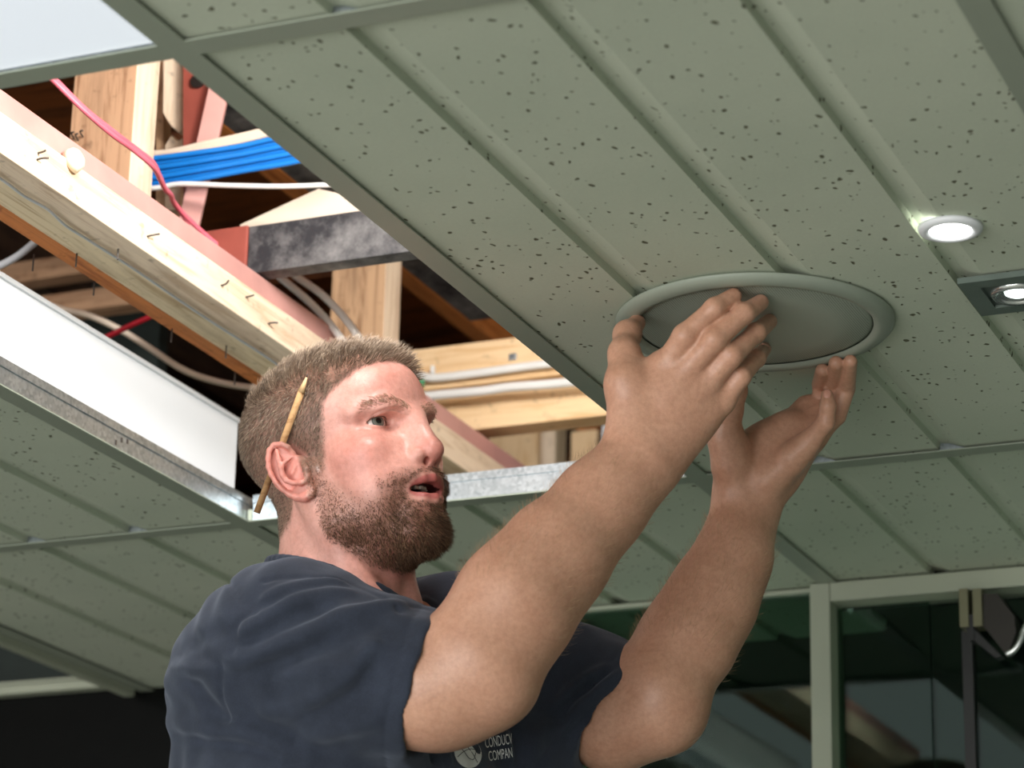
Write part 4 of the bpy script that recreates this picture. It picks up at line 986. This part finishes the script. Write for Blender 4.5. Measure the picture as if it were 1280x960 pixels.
def nrmz(v): return v/(np.linalg.norm(v, axis=1)[:, None]+1e-9)
def hd(x, y, z): return HR@np.array([x, y, z], float)
fh = hmask[BQ].mean(1); fb = bmask[BQ].mean(1); fe = eard[BQ].max(1)
idx, pt, nn = scatter(fh*(1-fe), NHAIR)
q = to_head(pt); side = np.sign(q[:, 1]); top = sstep(q[:, 2], 62, 98)
L = (3.0+5*sstep(q[:, 2], 5, 55)+13*top)*.001*rng.uniform(.65, 1.15, len(pt)); L *= .55+.45*np.minimum(1, fh[idx]*1.2)
# clumping: strands lean towards a few thousand tuft centres
nz = np.sin(pt@np.array([310., 170, 90]))+np.sin(pt@np.array([-140., 260, 330]))+np.sin(pt@np.array([60., -290, 210]))
nz2 = np.sin(pt@np.array([250., -120, 190])+1.3)+np.sin(pt@np.array([-90., 330, -160])+.4)
flow_top = np.outer(np.ones(len(pt)), hd(.95, 0, -.05))+np.outer(nz*.22, hd(0, 1, 0))+np.outer(nz2*.16, hd(0, 0, 1))
flow_side = np.outer(np.ones(len(pt)), hd(-.25, 0, -.95))+np.outer(nz*.12, hd(1, 0, 0))
flow = flow_top*top[:, None]+flow_side*(1-top)[:, None]+rng.normal(0, .14, pt.shape)
d0 = nrmz(nn*1.0+flow*.55); d1 = nrmz(nn*(.22+.25*top[:, None])+flow*1.0)
hair = strands('hair', pt-nn*.0006, d0, d1, L, .00021, hm_, man, 4); hair['label'] = 'short brown hair, longer on top'
# beard and moustache
fx, fz = to_head(fq)[:, 0], to_head(fq)[:, 2]
cheek = sstep(interp(fx, [4, 14, 24, 36, 50, 64, 76, 86, 100], [6, 0, -16, -34, -50, -54, -40, -32, -27])-fz, 0, 26)
idx, pt, nn = scatter(fb**1.4*(1-fe)*np.where((fx > 72) & (fz > -46), 1.15, .12+.88*cheek), NBEARD); q = to_head(pt)
chin = sstep(q[:, 0], 48, 82)*sstep(-q[:, 2], 58, 78); mous = (q[:, 2] > -45) & (q[:, 0] > 74)
L = (2.6+2.6*sstep(-q[:, 2], 40, 85)+4.5*chin)*.001*rng.uniform(.6, 1.2, len(pt)); L = np.where(mous, .0062*rng.uniform(.7, 1.1, len(pt)), L)
fl = np.outer(np.ones(len(pt)), hd(.25, 0, -.85))+np.outer(np.sin(pt@np.array([280., 190, 120])), hd(.2, .25, 0))+rng.normal(0, .30, pt.shape)
fl = np.where(mous[:, None], np.sign(q[:, 1])[:, None]*hd(0, .6, 0)+hd(.3, 0, -.75)+rng.normal(0, .18, pt.shape), fl)
d0 = nrmz(nn+fl*.6); d1 = nrmz(nn*.35+fl)
beard = strands('beard', pt-nn*.0005, d0, d1, L, .00019, bm_, man, 3); beard['label'] = 'short full brown beard and moustache'
# eyebrows
eb = hair_mat('eyebrow_hair', lin(146, 108, 88), lin(182, 142, 118), lin(212, 178, 154))
for s in (-1, 1):
    yb = interp(qx, [60, 82, 95], [54, 31, 9]); zc = interp(qy, [8, 20, 32, 46, 56], [34, 38, 41, 40.5, 36])
    wq = np.where(ishead & (Q[:, 1]*s > 0), np.exp(-((qz-zc)/4.2)**2)*sstep(qy, 8, 13)*(1-sstep(qy, 50, 57))*(qx > 50), 0)
    wq = np.where(wq > .08, wq, 0)
    idx, pt, nn = scatter(wq[BQ].mean(1), 430); q = to_head(pt); out = nrmz(np.outer(np.ones(len(pt)), hd(-.45, s*.9, .15))+rng.normal(0, .25, pt.shape))
    strands('eyebrow', pt-nn*.0004, nrmz(nn*.9+out), nrmz(nn*.35+out), .0065*rng.uniform(.6, 1.1, len(pt)), .00019, eb, man, 3)
# lashes of the upper lids
lm = hair_mat('lash_hair', lin(60, 44, 36), lin(84, 62, 50), lin(110, 84, 68))
for s in (-1, 1):
    yo = np.linspace(-10, 13, 60); c_ = (1-np.abs(yo/14.2)**2.6)**.6; zo = 4.6*c_-.3-yo/14.2*.5; xo = np.sqrt(np.maximum(14.2**2-yo**2*.9-zo**2, 40))
    rt_ = np.array([HW(64+a_, (31+b_)*s, 24+c2) for a_, b_, c2 in zip(xo, yo, zo)])
    d_ = nrmz(np.array([hd(1, s*b_*.05, .05) for b_ in yo])); d2 = nrmz(np.array([hd(.8, s*b_*.05, .6) for b_ in yo]))
    strands('eyelash', rt_, d_, d2, .0058*rng.uniform(.7, 1.1, 60), .00016, lm, man, 3)
# fine hair on the forearms
ah = hair_mat('arm_hair', lin(150, 116, 84), lin(180, 146, 110), lin(206, 176, 140))
def axis_w(a, b, r):
    v = b-a; t = np.clip((fq-a)@v/(v@v), -.1, 1.1); return np.where((t > .22) & (t < .95) & (np.linalg.norm(fq-a-t[:, None]*v, axis=1) < r), 1., 0), v/np.linalg.norm(v)
for e_, w2, n_ in ((ELR, WRR, 1700), (ELL, WRL, 1500)):
    wg, ax = axis_w(e_, w2, .085); idx, pt, nn = scatter(wg*(.35+.65*(fn_@UP > -.1)), n_)
    dr = nrmz(ax+nn*.2+rng.normal(0, .35, pt.shape)); strands('arm_hair', pt-nn*.0004, nrmz(nn*.8+dr*.6), nrmz(dr+nn*.35), .011*rng.uniform(.5, 1.2, len(pt)), .00009, ah, man, 3)
# fingernails
def nail(c, nrm_, ax, w_, l_):
    bm = bmesh.new(); bmesh.ops.create_uvsphere(bm, u_segments=16, v_segments=10, radius=1)
    z = Vector(nrm_).normalized(); x = Vector(ax); x = (x-z*x.dot(z)).normalized(); y = z.cross(x)
    mw = Matrix.Translation(c) @ Matrix((x, y, z)).transposed().to_4x4() @ Matrix.Diagonal((l_, w_, .0016, 1))
    link('fingernail', bm_mesh(bm), M['nailskin'], man, mw, True)
M['nailskin'] = plain('fingernail', lin(206, 150, 130), .3)
for (px, py, d, ax) in ((958, 431, 2.86, (.6, .8)), (1034, 492, 2.893, (0, 1))):
    p = P(px, py, d); g = None
    h_ = BODY.march(px, py)
    if h_ is not None:
        nrm_ = BODY.grad(np.array([h_], f32))[0]; nail(h_-nrm_*.0006, nrm_, RT*ax[0]+UP*ax[1], .0042, .0055)
# chest print
M['print'] = plain('white_print', (.78, .80, .80), .6); M['print_line'] = plain('print_line', lin(40, 45, 56), .8)
def print_mesh(name, verts2, faces, mat, lift=.0006):
    h_ = march_many(_base, verts2, 2.45, 3.2, 50, SHIRT); h_ = h_-FW*lift
    m_ = bpy.data.meshes.new(name); m_.from_pydata([tuple(v) for v in h_], [], faces); return link(name, m_, mat, shirt)
cxp, cyp = 585, 941
n_ = 40; cv = [(cxp, cyp)]
for rr in (.5, 1.): cv += [(cxp+17*rr*math.cos(2*math.pi*k/n_)+2.2*rr*math.sin(2*math.pi*k/n_), cyp+19*rr*math.sin(2*math.pi*k/n_)) for k in range(n_)]
cf_ = [[0, 1+k, 1+(k+1) % n_] for k in range(n_)]+[[1+k, 1+n_+k, 1+n_+(k+1) % n_, 1+(k+1) % n_] for k in range(n_)]
print_mesh('round_logo', cv, cf_, M['print'])
def stroke(pts, w_, mat, name):
    c = catmull([(x, y, 0) for x, y in pts], 6)[:, :2]; tg = np.gradient(c, axis=0); tg /= np.linalg.norm(tg, axis=1)[:, None]; nr = np.stack([-tg[:, 1], tg[:, 0]], 1)
    v = [tuple(p) for k in range(len(c)) for p in (c[k]+nr[k]*w_/2, c[k]-nr[k]*w_/2)]
    print_mesh(name, v, [[2*k, 2*k+1, 2*k+3, 2*k+2] for k in range(len(c)-1)], mat, .0011)
stroke([(577, 924), (585, 934), (591, 942), (597, 953)], .8, M['print_line'], 'logo_line')
stroke([(569, 936), (574, 934), (580, 939), (586, 947), (592, 949), (595, 940), (599, 929), (602, 930)], .8, M['print_line'], 'logo_line')
stroke([(572, 946), (580, 939), (588, 936), (595, 937), (602, 939)], .8, M['print_line'], 'logo_line')
def words(txt, x0, y0, x1, y1, hgt):
    cu = bpy.data.curves.new('t', 'FONT'); cu.body = txt; cu.resolution_u = 3; o = bpy.data.objects.new('t', cu); COL.objects.link(o)
    bpy.context.view_layer.update(); m_ = bpy.data.meshes.new_from_object(o.evaluated_get(bpy.context.evaluated_depsgraph_get())); bpy.data.objects.remove(o)
    v = np.array([p.co[:2] for p in m_.vertices]); lo, hi = v.min(0), v.max(0); u = (v-lo)/(hi-lo)
    vx = x0+(x1-x0)*u[:, 0]+1.6*(1-u[:, 1]); vy = y0+(y1-y0)*u[:, 0]-hgt*u[:, 1]
    print_mesh('lettering', np.stack([vx, vy], 1), [list(p.vertices) for p in m_.polygons], M['print'])
words('THE', 603, 917.5, 614, 915.5, 8); words('CONDUCV', 605.5, 935, 639.5, 929.5, 13); words('COMPAN', 610, 951.5, 639.5, 946.5, 12.5)
# pencil tucked behind the ear
a, b = hpix(385, 467, -72), hpix(321, 641, -88)
pn = empty('pencil', (a+b)/2, 'sharpened wooden carpenter pencil tucked behind the ear', 'pencil')
ax = (b-a)/np.linalg.norm(b-a); c1 = a+ax*.020
pw = wood('pencil_wood', lin(176, 138, 96), lin(150, 112, 74), lin(120, 88, 58), stains=.2)
link('shaft', tube_mesh(np.array([c1, b])-(c1+b)/2, .0042, 6, .75), pw, pn, Matrix.Translation((c1+b)/2))
link('sharpened_end', tube_mesh(np.array([a+ax*.004, c1])-c1, [.0009, .0040], 8), plain('bare_pencil_wood', lin(206, 170, 124), .6), pn, Matrix.Translation(c1))
link('lead', tube_mesh(np.array([a, a+ax*.004])-a, [.0002, .0007], 8), M['black'], pn, Matrix.Translation(a))
# ---- lower body (below the picture) and the work platform it stands on
LEG = Field(); feet = []
LEG.u(_ell(T(-.01, 0, -.50), (.148, .178, .15), TRm), .03)
for s in (-1, 1):
    hip, knee, ank = T(-.01, .09*s, -.56), T(.02, .11*s, -1.0), T(-.02, .13*s, -1.40)
    LEG.chain([hip, knee, ank], [.095, .068, .056], .03); feet.append(ank)
lo_, hi_ = LEG.ops[0][3]-.25, LEG.ops[0][3]+.25; lo_ = lo_-np.array([0, 0, 1.0])
LV, LQ = polygonise(LEG, .008, lo_, hi_); LV = relax(LV, LQ, 1)
link('trousers', np_mesh('trousers', LV, LQ), plain('work_trousers', (.05, .05, .055), .9), man)
ZP = feet[0][2]-.085
bootm = plain('brown_leather', lin(92, 66, 44), .55)
for a in feet:
    BT = Field(); BT.chain([a+np.array([0, 0, .02]), np.array([a[0], a[1], ZP+.045])], [.058, .046], .02); BT.chain([np.array([a[0]-.03, a[1], ZP+.04]), np.array([a[0]+.16, a[1]-.02, ZP+.034])], [.040, .034], .02)
    fl = np.array([0, 0, ZP], f32); f0 = BT.ev
    v_, q_ = polygonise(BT, .006, a-np.array([.12, .12, .16]), a+np.array([.25, .12, .12])); v_[:, 2] = np.maximum(v_[:, 2], ZP+.001)
    link('boot', np_mesh('boot', v_, q_), bootm, man)
fc = (feet[0]+feet[1])/2
pf = empty('work_platform', (fc[0], fc[1], 0), 'low aluminium work platform under the boots of the man', 'platform')
alu = plain('brushed_aluminium', (.6, .61, .62), .35, .9, .04, 20)
box('deck', (fc[0]-.32, fc[1]-.30, ZP-.04), (fc[0]+.36, fc[1]+.30, ZP), alu, pf, .004)
for sx_ in (-1, 1):
    for sy_ in (-1, 1): beam('leg', (fc[0]+.02+sx_*.30, fc[1]+sy_*.26, ZP-.03), (fc[0]+.02+sx_*.40, fc[1]+sy_*.29, .006), .04, .03, alu, pf, .003, up=(0, 1, 0))
    box('tread', (fc[0]+.02+sx_*.35-.04, fc[1]-.27, ZP*.5), (fc[0]+.02+sx_*.35+.04, fc[1]+.27, ZP*.5+.03), alu, pf, .003)
